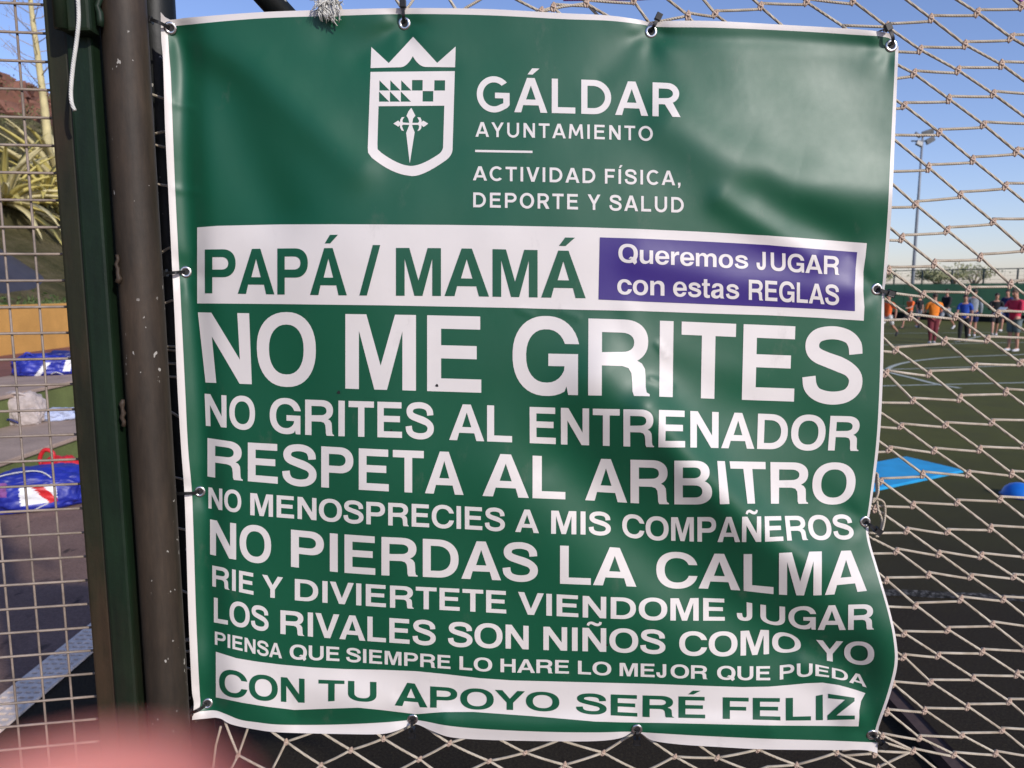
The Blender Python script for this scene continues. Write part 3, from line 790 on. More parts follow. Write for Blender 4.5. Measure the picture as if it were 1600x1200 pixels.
# hinge bracket at the top
hb = on_y(122, 25, .975)
bm = bmesh.new(); bm_box(bm, (-.019, -.012, -.024), (.019, .012, .12), .004)
o = bm_obj('bolt_housing', bm, M['frame2']); o.location = (hb.x+.006, .967, hb.z); shift(o, gate)
tube_o = tube('bolt_sleeve', [(hb.x-.010, .955, hb.z-.022), (hb.x-.010, .955, hb.z+.14)], .0085, M['frame2'], seg=14); shift(tube_o, gate)
r = random.Random(5); V, F = [], []
bead = []
for k in range(16): bead.append(((hb.x+.030+r.uniform(-.002, .002), .968, hb.z-.015+.008*k), r.uniform(.003, .0048)))
vv_, ff_ = tube_geo([b_[0] for b_ in bead], [b_[1] for b_ in bead], 7); shift(mesh_obj('weld_bead', vv_, ff_, M['frame2'], smooth=True), gate)
for px, py in ((184, 420), (193, 645)):
    c = on_y(px, py, .975); pts = [c + Vector((r.uniform(-.002, .002), -.001, .006*k-.018)) for k in range(7)]
    vv_, ff_ = tube_geo(pts, [r.uniform(.002, .004) for _ in pts], 7); shift(mesh_obj('weld_bead', vv_, ff_, M['pipe'], smooth=True), gate)
# mesh wires: hung on a plane turned 9 degrees
def gp(x, z, off=0):   # x measured along the mesh from its hinge edge
    a = R(9); rx = R(.35)
    z = z - x*math.tan(rx)*-1
    return Vector((-.575 + x*math.cos(a), 1.012 + x*math.sin(a) + off, z))
zref = H - .0955
for k in range(-44, 26):
    z = zref + .0352*k
    if z < .06 or z > 2.7: continue
    o = tube('wire', [gp(-.62, z, .0), gp(-.3, z, 0), gp(.012, z, .0)], .0018, M['wire'], seg=8); shift(o, gate)
for k in range(0, 15):
    x = -.0690 - .0371*k + .004
    o = tube('wire', [gp(x, .05, .0035), gp(x, 1.2, .0035), gp(x, 2.72, .0035)], .0016, M['wire'], seg=8); shift(o, gate)
bar('frame_upright', -1.235, -1.195, .90, .94, M['frame'], gate)
bm = bmesh.new(); bm_box(bm, (0, -.02, 0), (.64, .02, .04), .004, Matrix.Translation((-1.21, .925, .02)) @ Matrix.Rotation(R(9), 4, 'Z')); shift(bm_obj('frame_rail', bm, M['frame']), gate)
bm = bmesh.new(); bm_box(bm, (0, -.02, 0), (.64, .02, .04), .004, Matrix.Translation((-1.21, .925, 2.705)) @ Matrix.Rotation(R(9), 4, 'Z')); shift(bm_obj('frame_rail', bm, M['frame']), gate)

pc = XL(230.5); pr = (XL(262)-XL(199))/2
pipe = thing('steel_pipe', 'thick brown painted steel pipe between the gate and the banner', 'post', (pc, 1.0, 0))
tube('pipe', [(0, 0, z) for z in (0, .7, 1.4, 2.1, 2.9)], pr, M['pipe'], pipe, 40)
post = thing('goal_post', 'blackish green round post behind the left edge of the banner', 'post', (-.507, 1.105, 0))
tube('pipe', [(0, 0, z) for z in (0, .7, 1.4, 2.1, 2.9)], .029, M['post'], post, 36)
a, b = on_y(447, 28, 1.22), on_y(385, -40, 1.22)
d = (b-a).normalized()
brace = thing('brace_tube', 'dark diagonal tube rising behind the top edge of the banner', 'post', a)
o = tube('pipe', [a - d*.05, b + d*.5], .019, M['post'], seg=20); shift(o, brace)
# hanging cord on the gate
pts = [on_y(px, py, .945) for px, py in ((121, -30), (122, 0), (123, 30), (120, 62), (114, 105), (111, 140), (112, 160), (117, 173))]
cord = tube('hanging_cord', catmull(pts, 5), .0024, M['cord'], seg=8); tag(cord, 'short white flecked cord hanging over the gate bolt', 'cord')

# ============================================================ THE BANNER
YB = 1.035
def seg_dist(x, y, pts):
    best = np.full(x.shape, 1e9)
    for (ax, ay), (bx, by) in zip(pts[:-1], pts[1:]):
        dx_, dy_ = bx-ax, by-ay; t = np.clip(((x-ax)*dx_+(y-ay)*dy_)/(dx_*dx_+dy_*dy_), 0, 1)
        best = np.minimum(best, (x-ax-t*dx_)**2 + (y-ay-t*dy_)**2)
    return np.sqrt(best)
def smooth(t): t = np.clip(t, 0, 1); return t*t*(3-2*t)
EYE = [(266, 44, 'top left corner'), (632, 37, 'top edge above the crest'), (1017, 50, 'top edge right of the crest'), (1392, 72, 'top right corner'),
       (290, 425, 'left edge beside the PAPA line'), (312, 768, 'left edge at mid height'), (324, 1099, 'bottom left corner'),
       (1369, 452, 'right edge beside the purple box'), (1351, 815, 'right edge beside the COMPANEROS line'), (1362, 1147, 'bottom right corner'),
       (645, 1123, 'bottom edge left of centre'), (995, 1139, 'bottom edge right of centre')]
#   ridges: (points, width px, height m)  height > 0 comes towards the camera
RID = [
 ([(288, 60), (291, 250), (300, 420), (312, 600), (322, 770), (322, 900), (332, 1090)], 17, -.0078),   # groove beside the left hem
 ([(266, 44), (340, 130), (430, 330)], 34, -.0060), ([(266, 44), (400, 110), (560, 260)], 26, .0045),
 ([(420, 200), (520, 420)], 80, .005),
 ([(1040, 75), (1180, 100), (1380, 110)], 44, -.0016),
 ([(1050, 190), (1150, 258), (1240, 300), (1420, 312)], 34, .0062),
 ([(1110, 60), (1170, 150), (1270, 240)], 56, .0024), ([(1320, 90), (1380, 300)], 70, -.0022),
 ([(1130, 312), (1190, 352), (1270, 400)], 17, .0034),
 ([(1190, 300), (1320, 375)], 22, -.0030),
 ([(940, 600), (1040, 690), (1120, 770), (1210, 870), (1290, 930), (1370, 1000)], 46, .0135),
 ([(1015, 640), (1090, 740), (1170, 815), (1270, 885)], 24, .0086),
 ([(880, 720), (1010, 850), (1140, 950), (1260, 1020), (1340, 1060)], 40, -.0085),
 ([(780, 760), (930, 930), (1060, 1000)], 52, .0048),
 ([(1180, 640), (1320, 700), (1370, 760)], 40, -.0035),
 ([(1255, 1040), (1300, 1060), (1330, 1120)], 17, .0050),
 ([(1395, 930), (1400, 1010), (1390, 1090)], 40, .010),
 ([(560, 1040), (700, 1075)], 28, -.0030), ([(480, 1075), (560, 1090)], 22, .0030), ([(340, 1040), (420, 1120)], 26, .004),
 ([(560, 760), (700, 980)], 70, .0035), ([(440, 620), (520, 900)], 60, -.003),
 ([(980, 480), (1030, 600)], 13, .0010), ([(1040, 540), (1180, 600)], 20, .0012),
 ([(645, 1123), (560, 1131), (470, 1128)], 12, -.0025), ([(700, 1128), (850, 1136), (960, 1130)], 13, .0035),
 ([(995, 1139), (1100, 1132), (1200, 1136)], 12, .0030),
 ([(520, 60), (600, 75)], 26, -.0025), ([(1040, 58), (1200, 62), (1350, 70)], 10, -.0012),
 ([(1027, 538), (1041, 556)], 4.5, .0007), ([(1018, 592), (1046, 603)], 4.5, .0008), ([(274, 162), (300, 169)], 5, .0005), ([(277, 296), (306, 300)], 5, .0005), ([(880, 488), (902, 496)], 5, .0004), ([(812, 484), (830, 492)], 5, .0004), ([(620, 1084), (690, 1095)], 6, -.0006), ([(640, 60), (700, 110)], 14, -.0009), ([(632, 45), (560, 90)], 14, -.0009), ([(1017, 60), (940, 120)], 16, -.0008), ([(1369, 452), (1300, 520)], 14, .0010), ([(1369, 452), (1330, 400)], 10, -.0010), ([(1351, 815), (1280, 770)], 14, -.0012), ([(1351, 815), (1290, 850)], 14, .0008),
 ([(1000, 405), (1150, 440), (1320, 455)], 20, .0024),
]
def Dp(x, y):
    x = np.asarray(x, float); y = np.asarray(y, float)
    d = .004 + .036*smooth((x-240)/420)*(1-smooth((x-860)/560))*smooth((y-15)/400)*(1-smooth((y-640)/520))
    d = d + .004*np.sin(np.clip((x-250)/1150, 0, 1)*math.pi)*np.sin(np.clip((y-20)/1120, 0, 1)*math.pi)
    d = d + .010*smooth((x-700)/600)*smooth((y-60)/260)*(1-smooth((y-260)/240))
    for pts, wd, h in RID:
        q = seg_dist(x, y, pts); d = d + 1.7*h*np.exp(-q*q/(2*wd*wd))
    for ex, ey, _ in EYE:
        dx_, dy_ = x-ex, y-ey; rr_ = np.hypot(dx_, dy_)+1e-6; th = np.arctan2(dy_, dx_)
        d = d - .0050*np.exp(-(rr_/26)**2)
        d = d + .0017*np.exp(-rr_/55)*smooth((rr_-9)/26)*np.cos(5*th + ex*.7)
    d = d + .0010*np.sin(x*.0131+y*.0171+1)*np.sin(x*.0083-y*.0121+2) + .00035*np.sin(x*.045+y*.021)*np.sin(y*.037-x*.011)
    return d + .004
def lift(P, off=0.0):
    """pixel positions of the print (N,2) -> world points on the cloth surface and normals"""
    P = np.asarray(P, float)
    def wp(x, y):
        Y = YB - Dp(x, y)
        a = (x-800)/FP; b = (600-y)/FP; ry = CP+b*SP; rz = -SP+b*CP; t = Y/ry
        return np.stack([a*t, Y, H+rz*t], 1)
    x, y = P[:, 0], P[:, 1]; e = 1.5
    W = wp(x, y); dx_ = wp(x+e, y)-wp(x-e, y); dy_ = wp(x, y+e)-wp(x, y-e)
    n = np.cross(dx_, dy_); n /= np.linalg.norm(n, axis=1)[:, None]
    n[n[:, 1] > 0] *= -1
    return W + n*off, n
def cloth_obj(name, W, N, faces, mat, parent):
    me = bpy.data.meshes.new(name); me.from_pydata(W.tolist(), [], faces)
    me.materials.append(mat); me.polygons.foreach_set('use_smooth', [True]*len(me.polygons)); me.update()
    # face orientation towards the camera
    o = bpy.data.objects.new(name, me); COL.objects.link(o)
    ny_ = np.zeros(len(me.polygons)*3); me.polygons.foreach_get('normal', ny_); ar = np.zeros(len(me.polygons)); me.polygons.foreach_get('area', ar)
    if (ny_[1::3]*ar).sum() > 0: me.flip_normals()
    me.normals_split_custom_set_from_vertices([tuple(n) for n in N])
    shift(o, parent); return o
banner = thing('banner', 'large green printed vinyl banner tied to the net with white lettering', 'banner', (-.02, YB, H-.65))

def interp(pl, n):
    P = np.array(catmull(pl, 10)); d = np.r_[0, np.cumsum(np.hypot(*np.diff(P, axis=0).T))]; t = np.linspace(0, d[-1], n)
    return np.stack([np.interp(t, d, P[:, 0]), np.interp(t, d, P[:, 1])], 1)
TOPo = [(251, 19), (258, 27), (267, 31), (300, 27), (407, 19), (520, 15), (640, 12.5), (760, 14), (880, 20.5), (950, 24), (1000, 31), (1020, 36), (1045, 32.5), (1120, 33), (1230, 39), (1330, 45), (1385, 51), (1396, 60), (1404, 73)]
BOTo = [(300, 1125), (320, 1123), (342, 1122), (362, 1132), (400, 1140), (440, 1144.5), (540, 1147), (595, 1147), (622, 1141), (640, 1133), (652, 1132), (675, 1142), (705, 1152), (760, 1156), (850, 1158), (930, 1158), (970, 1153), (990, 1143), (1002, 1146), (1020, 1157), (1060, 1163), (1120, 1167), (1200, 1171), (1300, 1172), (1350, 1172), (1371, 1177)]
LEFo = [(251, 19), (252, 60), (255, 100), (258, 200), (263, 300), (268, 400), (273, 500), (277, 600), (283, 700), (288, 768), (291, 850), (294, 950), (297, 1020), (300, 1080), (303, 1100), (300, 1125)]
RIGo = [(1404, 73), (1402, 120), (1399, 200), (1393, 330), (1385, 430), (1382, 455), (1381, 520), (1379, 600), (1374, 690), (1362, 785), (1357, 818), (1359, 845), (1372, 890), (1392, 960), (1401, 1005), (1402, 1040), (1391, 1085), (1377, 1125), (1372, 1143), (1371, 1177)]
TOPi = [(262, 45), (270, 41), (300, 38), (407, 29), (520, 25), (640, 22), (760, 24), (880, 30), (950, 32.5), (1000, 38), (1020, 41.5), (1045, 42.5), (1120, 43.5), (1230, 48), (1330, 54), (1385, 58.5), (1399, 70)]
BOTi = [(309, 1112), (335, 1110), (352, 1115), (375, 1124), (400, 1128), (440, 1132), (520, 1132), (600, 1128.5), (640, 1125), (660, 1126), (700, 1133.5), (760, 1139), (850, 1143), (930, 1144), (985, 1143), (1030, 1145.5), (1100, 1149.5), (1200, 1154), (1300, 1157), (1372, 1160)]
LEFi = [(262, 45), (264, 80), (267, 120), (270, 200), (274, 300), (279, 400), (284, 500), (289, 600), (294, 700), (300, 770), (303, 850), (306, 950), (309, 1020), (312, 1080), (313, 1100), (309, 1112)]
RIGi = [(1399, 70), (1397, 120), (1393, 200), (1387, 330), (1380, 430), (1378, 455), (1376, 520), (1374, 600), (1369, 690), (1358, 785), (1353, 818), (1355, 845), (1368, 890), (1388, 960), (1396.5, 1005), (1397, 1040), (1386, 1085), (1372, 1125), (1367, 1143), (1367, 1160)]
def coons(T, B, L, Rr, nu, nv):
    T, B, L, Rr = interp(T, nu), interp(B, nu), interp(L, nv), interp(Rr, nv)
    L[0], Rr[0], L[-1], Rr[-1] = T[0], T[-1], B[0], B[-1]
    u_ = np.linspace(0, 1, nu)[None, :, None]; v_ = np.linspace(0, 1, nv)[:, None, None]
    S = (1-v_)*T[None]+v_*B[None]+(1-u_)*L[:, None]+u_*Rr[:, None] - ((1-u_)*(1-v_)*T[0]+u_*(1-v_)*T[-1]+(1-u_)*v_*B[0]+u_*v_*B[-1])
    return S.reshape(-1, 2)
def patch(name, T, B, L, Rr, nu, nv, mat, off):
    P = coons(T, B, L, Rr, nu, nv); W, N = lift(P, off)
    idx = np.arange(nu*nv).reshape(nv, nu)
    F = np.stack([idx[:-1, :-1], idx[1:, :-1], idx[1:, 1:], idx[:-1, 1:]], -1).reshape(-1, 4).tolist()
    return cloth_obj(name, W, N, F, mat, banner)
patch('hem', TOPo, BOTo, LEFo, RIGo, 330, 310, M['white'], 0.0)
patch('backing', TOPo, BOTo, LEFo, RIGo, 120, 110, M['back'], -.0009)
patch('green_print', TOPi, BOTi, LEFi, RIGi, 330, 310, M['green'], .0005)

def fill(name, contours, mat, off, step=7.0):
    """contours (pixel space, even-odd) -> print lying on the cloth"""
    pts, edges, C2 = [], [], []
    for c in contours:
        q = []
        for i in range(len(c)):
            a, b = np.array(c[i], float), np.array(c[(i+1) % len(c)], float)
            n = max(1, int(math.ceil(np.hypot(*(b-a))/6.0)))
            for k in range(n): q.append(a+(b-a)*k/n)
        k0 = len(pts); pts += q; edges += [(k0+i, k0+(i+1) % len(q)) for i in range(len(q))]; C2.append(np.array(q))
    A_ = np.array(pts); lo, hi = A_.min(0), A_.max(0)
    def inside(P):
        ins = np.zeros(len(P), bool)
        for c in C2:
            x0_, y0_ = c[:, 0], c[:, 1]; x1_, y1_ = np.roll(x0_, -1), np.roll(y0_, -1)
            for i in range(len(c)):
                cond = (y0_[i] > P[:, 1]) != (y1_[i] > P[:, 1])
                if cond.any():
                    xi = (x1_[i]-x0_[i])*(P[:, 1]-y0_[i])/((y1_[i]-y0_[i]) or 1e-9)+x0_[i]; ins ^= cond & (P[:, 0] < xi)
        return ins
    gx, gy = np.meshgrid(np.arange(lo[0]+step/2, hi[0], step), np.arange(lo[1]+step/2, hi[1], step))
    G = np.stack([gx.ravel(), gy.ravel()], 1)
    if len(G): G = G[inside(G)]
    allp = [Vector(p) for p in pts] + [Vector(p) for p in G]
    vo, _, fo, _, _, _ = delaunay_2d_cdt(allp, edges, [], 0, 1e-5)
    vo = np.array([(v_[0], v_[1]) for v_ in vo]); fo = np.array([f for f in fo if len(f) == 3])
    fo = fo[inside(vo[fo].mean(1))]
    used = np.unique(fo); mp = -np.ones(len(vo), int); mp[used] = np.arange(len(used)); vo = vo[used]; fo = mp[fo]
    # consistent winding
    a, b, c = vo[fo[:, 0]], vo[fo[:, 1]], vo[fo[:, 2]]
    cr = (b[:, 0]-a[:, 0])*(c[:, 1]-a[:, 1])-(b[:, 1]-a[:, 1])*(c[:, 0]-a[:, 0])
    fo[cr > 0] = fo[cr > 0][:, ::-1]
    W, N = lift(vo, off); return cloth_obj(name, W, N, fo.tolist(), mat, banner)

# ---- lettering: hand drawn outlines, cap height 100
def arc(cx, cy, rx, ry, a0, a1, n=16, p=2.2):
    out = []
    for i in range(n+1):
        a = R(a0+(a1-a0)*i/n); c, s_ = math.cos(a), math.sin(a)
        out.append((cx+rx*math.copysign(abs(c)**(2/p), c), cy+ry*math.copysign(abs(s_)**(2/p), s_)))
    return out
def stroke(pts, wid, n=7):
    P = np.array(catmull(pts, n)); w_ = np.interp(np.linspace(0, 1, len(P)), np.linspace(0, 1, len(wid)), wid)
    T = np.gradient(P, axis=0); T /= np.linalg.norm(T, axis=1)[:, None]; Nn = np.stack([-T[:, 1], T[:, 0]], 1)
    return [tuple(q) for q in (P+Nn*w_[:, None])] + [tuple(q) for q in (P-Nn*w_[:, None])[::-1]]
def ang_y(y, cy, ry, p=2.2):
    s_ = max(-1, min(1, (y-cy)/ry)); return math.degrees(math.asin(abs(s_)**(p/2)))*(1 if s_ > 0 else -1)
def make_font(S=20.0, Bh=17.3, style='grot'):
    g = {}
    geo = style != 'grot'; pr_ = 2.0 if geo else 2.25
    ow, ox = (53, 58) if style == 'logo' else (51, 54)
    def ring(cx, cy, rx, ry, sx, sy): return [arc(cx, cy, rx, ry, 0, 360, 40, pr_)[:-1], arc(cx, cy, rx-sx, ry-sy, 0, 360, 32, pr_)[:-1]]
    O = ring(ox, 50, ow, 52, S+1, Bh); g['O'] = (O, 2*ox)
    oi = arc(54, 50, 51-S-1, 52-Bh, -32, -328+0, 30, pr_)
    g['Q'] = ([arc(54, 50, 51, 52, -33, 296, 40, pr_) + [(88, -9), (101, 4)],
               arc(54, 50, 30-0, 34.7, -30, -400+70+10, 2, pr_)[:1] + arc(54, 50, 30, 34.7, -28, 308, 30, pr_)[1:] + [(57, 22), (67, 33)]], 108)
    def cshape(extra=None):
        a0, a1 = ang_y(66, 50, 52, pr_), ang_y(35, 50, 52, pr_); b0, b1 = ang_y(66, 50, 52-Bh, pr_), ang_y(35, 50, 52-Bh, pr_)
        return [arc(54, 50, 50, 52, a0, 360+a1, 34, pr_) + arc(54, 50, 50-S, 52-Bh, 360+b1, b0, 28, pr_)]
    if style == 'grot':
        g['C'] = (cshape(), 105)
        a0 = ang_y(66, 50, 52, pr_); b0 = ang_y(66, 50, 52-Bh, pr_)
        g['G'] = ([arc(54, 50, 50, 52, a0, 300, 32, pr_) + [(84, 11), (86.5, 0), (101, 0), (101, 53), (57, 53), (57, 37), (81, 37)] +
                   arc(54, 50, 50-S, 52-Bh, 330, b0, 26, pr_)], 108)
    else:
        g['C'] = ([arc(54, 50, 50, 52, 42, 318, 34, 2) + arc(54, 50, 50-S, 52-Bh, 312, 48, 28, 2)], 100)
        g['G'] = ([arc(54, 50, 52, 52, 42, 300, 34, 2) + [(94, 12), (101, 20), (101, 55), (57, 55), (57, 39), (82, 39), (82, 25)] + arc(54, 50, 52-S, 52-Bh, 302, 47, 26, 2)], 110)
    g['D'] = ([[(8, 0), (8, 100)] + arc(46, 50, 52, 50, 90, -90, 22, pr_), [(8+S, 100-Bh), ] + arc(44, 50, 54-S, 50-Bh, 90, -90, 20, pr_) + [(8+S, Bh)]], 105)
    g['P'] = ([[(8, 0), (8, 100)] + arc(55, 68.5, 36, 31.5, 90, -90, 18, pr_) + [(8+S, 37), (8+S, 0)],
               [(8+S, 100-Bh)] + arc(52, 68.5, 39-S, 31.5-Bh, 90, -90, 14, pr_) + [(8+S, 37+Bh)]], 97)
    if style == 'grot':
        g['R'] = ([[(8, 0), (8, 100)] + arc(60, 71.5, 36, 28.5, 90, -52, 16, pr_) + [(80, 46.5), (87, 43), (91.5, 36), (92.5, 26), (93, 12), (94.5, 5), (99, 2.6), (99, 0), (76, 0), (73.5, 6), (73, 18), (71.5, 30), (67, 36.5), (58, 39), (8+S, 39), (8+S, 0)],
                   [(8+S, 100-Bh)] + arc(57, 70, 38.5-S, 30-Bh, 90, -90, 12, pr_) + [(8+S, 39+Bh)]], 104)
    else:
        g['R'] = ([[(8, 0), (8, 100)] + arc(52, 69, 36, 31, 90, -62, 16, pr_) + [(92, 0), (68, 0), (45, 36), (8+S, 36), (8+S, 0)],
                   [(8+S, 100-Bh)] + arc(50, 68.5, 38-S, 31.5-Bh, 90, -90, 12, pr_) + [(8+S, 36+Bh)]], 96)
    g['B'] = ([[(8, 0), (8, 100)] + arc(56, 74, 35, 26, 90, -55, 14, pr_) + arc(58, 28.5, 38, 28.5, 58, -90, 16, pr_),
               [(8+S, 100-Bh+2)] + arc(54, 72.5, 36-S, 12.2, 90, -90, 10, pr_) + [(8+S, 60.3)],
               [(8+S, 44)] + arc(56, 30, 38-S, 14, 90, -90, 10, pr_) + [(8+S, 16)]], 103)
    h, k = Bh/2, S/2
    g['S'] = ([stroke([(81.5, 66), (79.5, 78), (71, 88), (56, 92.8), (40, 93), (25, 89), (17.5, 80), (18, 69.5), (25, 62.5), (40, 57), (58, 51.5), (73, 45), (82, 35), (81.5, 22), (72, 11.5), (57, 7), (40, 7), (25, 11.5), (16, 21), (13.5, 34)],
                      [k*.98, k, h, h, h, h*1.05, k, k*1.02, k, h*1.15, h*1.2, h*1.1, k, k, h, h, h, h, k, k*.98], 5)], 97)
    g['U'] = ([[(8, 100), (8, 38)] + arc(52, 38, 44, 40, 180, 360, 24, pr_) + [(96, 100), (96-S, 100), (96-S, 38)] + arc(52, 38, 44-S, 40-Bh, 360, 180, 20, pr_) + [(8+S, 100)]], 104)
    g['J'] = ([[(57, 100), (57, 31)] + arc(29.5, 31, 27.5, 33, 0, -180, 20, pr_) + [(2, 38), (2+S-1, 38), (2+S-1, 31)] + arc(29.5, 31, 27.5-S+.5, 33-Bh, 180, 360, 14, pr_) + [(57-S, 100)]], 78)
    e = S*.97
    g['N'] = ([[(8, 0), (8, 100), (9+e*1.1, 100), (92-e, 34), (92-e, 100), (92, 100), (92, 0), (91-e*1.1, 0), (8+e, 66), (8+e, 0)]], 100)
    if style == 'grot': g['M'] = ([[(8, 0), (8, 100), (38, 100), (58.5, 32), (79, 100), (109, 100), (109, 0), (109-e, 0), (109-e, 78), (67.5, 0), (49.5, 0), (8+e, 78), (8+e, 0)]], 117)
    else: g['M'] = ([[(4, 0), (12, 100), (30, 100), (58, 44), (86, 100), (104, 100), (112, 0), (112-e, 0), (88, 68), (64, 20), (52, 20), (28, 68), (4+e, 0)]], 116)
    g['A'] = ([[(0, 0), (38.5, 100), (61.5, 100), (100, 0), (100-S*1.13, 0), (92-S*1.02, 21), (8+S*1.02, 21), (S*1.13, 0)], [(17+S, 21+Bh-1), (83-S, 21+Bh-1), (50, 78)]], 100)
    g['E'] = ([[(8, 0), (8, 100), (84, 100), (84, 100-Bh), (8+S, 100-Bh), (8+S, 61), (79, 61), (79, 61-Bh), (8+S, 61-Bh), (8+S, Bh), (85.5, Bh), (85.5, 0)]], 93)
    g['F'] = ([[(8, 0), (8, 100), (81, 100), (81, 100-Bh), (8+S, 100-Bh), (8+S, 58), (74, 58), (74, 58-Bh), (8+S, 58-Bh), (8+S, 0)]], 85)
    g['H'] = ([[(8, 0), (8, 100), (8+S, 100), (8+S, 61), (92-S, 61), (92-S, 100), (92, 100), (92, 0), (92-S, 0), (92-S, 61-Bh), (8+S, 61-Bh), (8+S, 0)]], 100)
    g['I'] = ([[(9, 0), (9, 100), (9+S, 100), (9+S, 0)]], 18+S)
    g['L'] = ([[(8, 0), (8, 100), (8+S, 100), (8+S, Bh), (79, Bh), (79, 0)]], 84)
    g['T'] = ([[(3, 100), (83, 100), (83, 100-Bh), (43+S/2, 100-Bh), (43+S/2, 0), (43-S/2, 0), (43-S/2, 100-Bh), (3, 100-Bh)]], 86)
    g['V'] = ([[(0, 100), (S*1.1, 100), (46, 27), (92-S*1.1, 100), (92, 100), (57, 0), (35, 0)]], 92)
    g['Y'] = ([[(0, 100), (S*1.15, 100), (46, 58), (92-S*1.15, 100), (92, 100), (46+S/2, 38), (46+S/2, 0), (46-S/2, 0), (46-S/2, 38)]], 92)
    g['Z'] = ([[(4, 0), (4, 17), (54, 100-Bh), (7, 100-Bh), (7, 100), (80, 100), (80, 84), (30, Bh), (81, Bh), (81, 0)]], 85)
    g['/'] = ([[(0, 0), (25, 106), (39, 106), (14, 0)]], 39)
    g[','] = ([[(6, 0), (6, 19), (25, 19), (25, 2), (18, -16), (6, -18), (12, 0)]], 30)
    ac = [(-6, 110), (8, 128), (30, 128), (9, 110)]
    def accent(ch, base, dx_, shp): g[ch] = (g[base][0] + [[(x+dx_, y) for x, y in shp]], g[base][1])
    accent('Á', 'A', 46, ac); accent('É', 'E', 42, ac); accent('Í', 'I', 8+S/2-2, [(-4, 108), (6, 128), (24, 128), (8, 108)])
    accent('Ñ', 'N', 50, stroke([(-23, 110), (-19, 119), (-9, 121.5), (2, 116), (11, 114), (19, 117), (22, 126)], [4.6, 5, 5.6, 6, 5.6, 5, 4.6], 4))
    # lower case
    s_ = S*.95; hb_ = Bh*.85
    g['o'] = ([arc(42, 36.5, 38, 39, 0, 360, 32, 2.2)[:-1], arc(42, 36.5, 38-s_, 39-hb_, 0, 360, 26, 2.2)[:-1]], 84)
    a0, a1 = ang_y(48, 36.5, 39), ang_y(26, 36.5, 39); b0, b1 = ang_y(48, 36.5, 39-hb_), ang_y(26, 36.5, 39-hb_)
    g['c'] = ([arc(41, 36.5, 37, 39, a0, 360+a1, 28) + arc(41, 36.5, 37-s_, 39-hb_, 360+b1, b0, 22)], 77)
    g['e'] = ([arc(40, 36.5, 37, 39, 0, 340, 30) + [(56, 22)] + arc(40, 36.5, 37-s_, 39-hb_, 318, 198, 16) + [(77, 31)],
               [(22.5, 44)] + arc(40, 40, 37-s_, 23, 165, 15, 10) + [(57, 44)]], 79)
    g['u'] = ([[(7, 73), (7, 26)] + arc(33, 26, 26, 28, 180, 285, 12) + [(53, 4), (60-1, 9), (60-1, 0), (77, 0), (77, 73), (77-s_, 73), (77-s_, 30)] + arc(42, 30, 16, 16, 0, -180, 10) + [(7+s_, 73)]], 85)
    g['n'] = ([[(7, 0), (7, 73), (25, 73), (25, 64)] + arc(50, 47, 27, 28, 112, 0, 12) + [(77, 0), (77-s_, 0), (77-s_, 43)] + arc(42, 43, 16, 16, 0, 180, 10) + [(7+s_, 0)]], 85)
    g['m'] = ([[(7, 0), (7, 73), (25, 73), (25, 64)] + arc(46, 49, 22, 26, 112, 52, 8) + [(65, 64)] + arc(90, 49, 26, 26, 122, 0, 12) + [(116, 0), (116-s_, 0), (116-s_, 46)] + arc(84, 46, 13, 13, 0, 180, 8) + [(71, 0), (71-s_, 0), (71-s_, 46)] + arc(39, 46, 13, 13, 0, 180, 8) + [(7+s_, 0)]], 123)
    g['r'] = ([[(7, 0), (7, 73), (25, 73), (25, 60), (31, 69), (39, 74), (50, 74.5), (50, 56), (38, 55), (29, 49), (7+s_, 40), (7+s_, 0)]], 52)
    g['t'] = ([[(2, 73), (12, 73), (12, 93), (12+s_, 93), (12+s_, 73), (45, 73), (45, 60), (12+s_, 60), (12+s_, 20), (34, 14), (45, 14), (45, 0), (30, -2), (17, 2), (12, 12), (12, 60), (2, 60)]], 47)
    g['s'] = ([stroke([(65, 49), (62, 58), (53, 64.5), (40, 67), (26, 64.5), (18, 57), (19, 48.5), (28, 43), (42, 39), (57, 34.5), (66, 28), (66, 19), (57, 10), (42, 6.5), (26, 8), (16, 15), (13, 25)],
                      [8.6, 8.6, 7.4, 7.4, 7.6, 8.8, 8.8, 8.4, 8.4, 8.6, 8.8, 8.8, 7.6, 7.4, 7.6, 8.6, 8.6], 4)], 78)
    g['a'] = ([[(10, 50)] + arc(40, 53, 30, 22.5, 188, 0, 14) + [(70, 14), (72, 5), (76, 0), (56, 0), (53, 7), (46, 2)] + arc(30, 20, 26, 22, 290, 110, 14) + [(38, 44), (51, 47), (51, 52)] + arc(40, 52, 11.5, 9.5, 10, 172, 8),
               [(51, 36), (40, 31.5), (30, 28), (25.5, 20), (29, 13.5), (36, 12), (45, 15), (51, 22)]], 80)
    return g
GR = make_font(); LOGO = make_font(18.5, 17.5, 'logo'); GILL = make_font(18.5, 17, 'gill'); MED = make_font(17.5, 16, 'logo')
def pl(P):
    P = np.array(catmull(P, 6), float); o = np.argsort(P[:, 0]); X, Y = P[o, 0], P[o, 1]
    s0_ = (Y[1]-Y[0])/(X[1]-X[0]+1e-9); s1_ = (Y[-1]-Y[-2])/(X[-1]-X[-2]+1e-9)
    def f(x): return np.where(x < X[0], Y[0]+(x-X[0])*s0_, np.where(x > X[-1], Y[-1]+(x-X[-1])*s1_, np.interp(x, X, Y)))
    return f
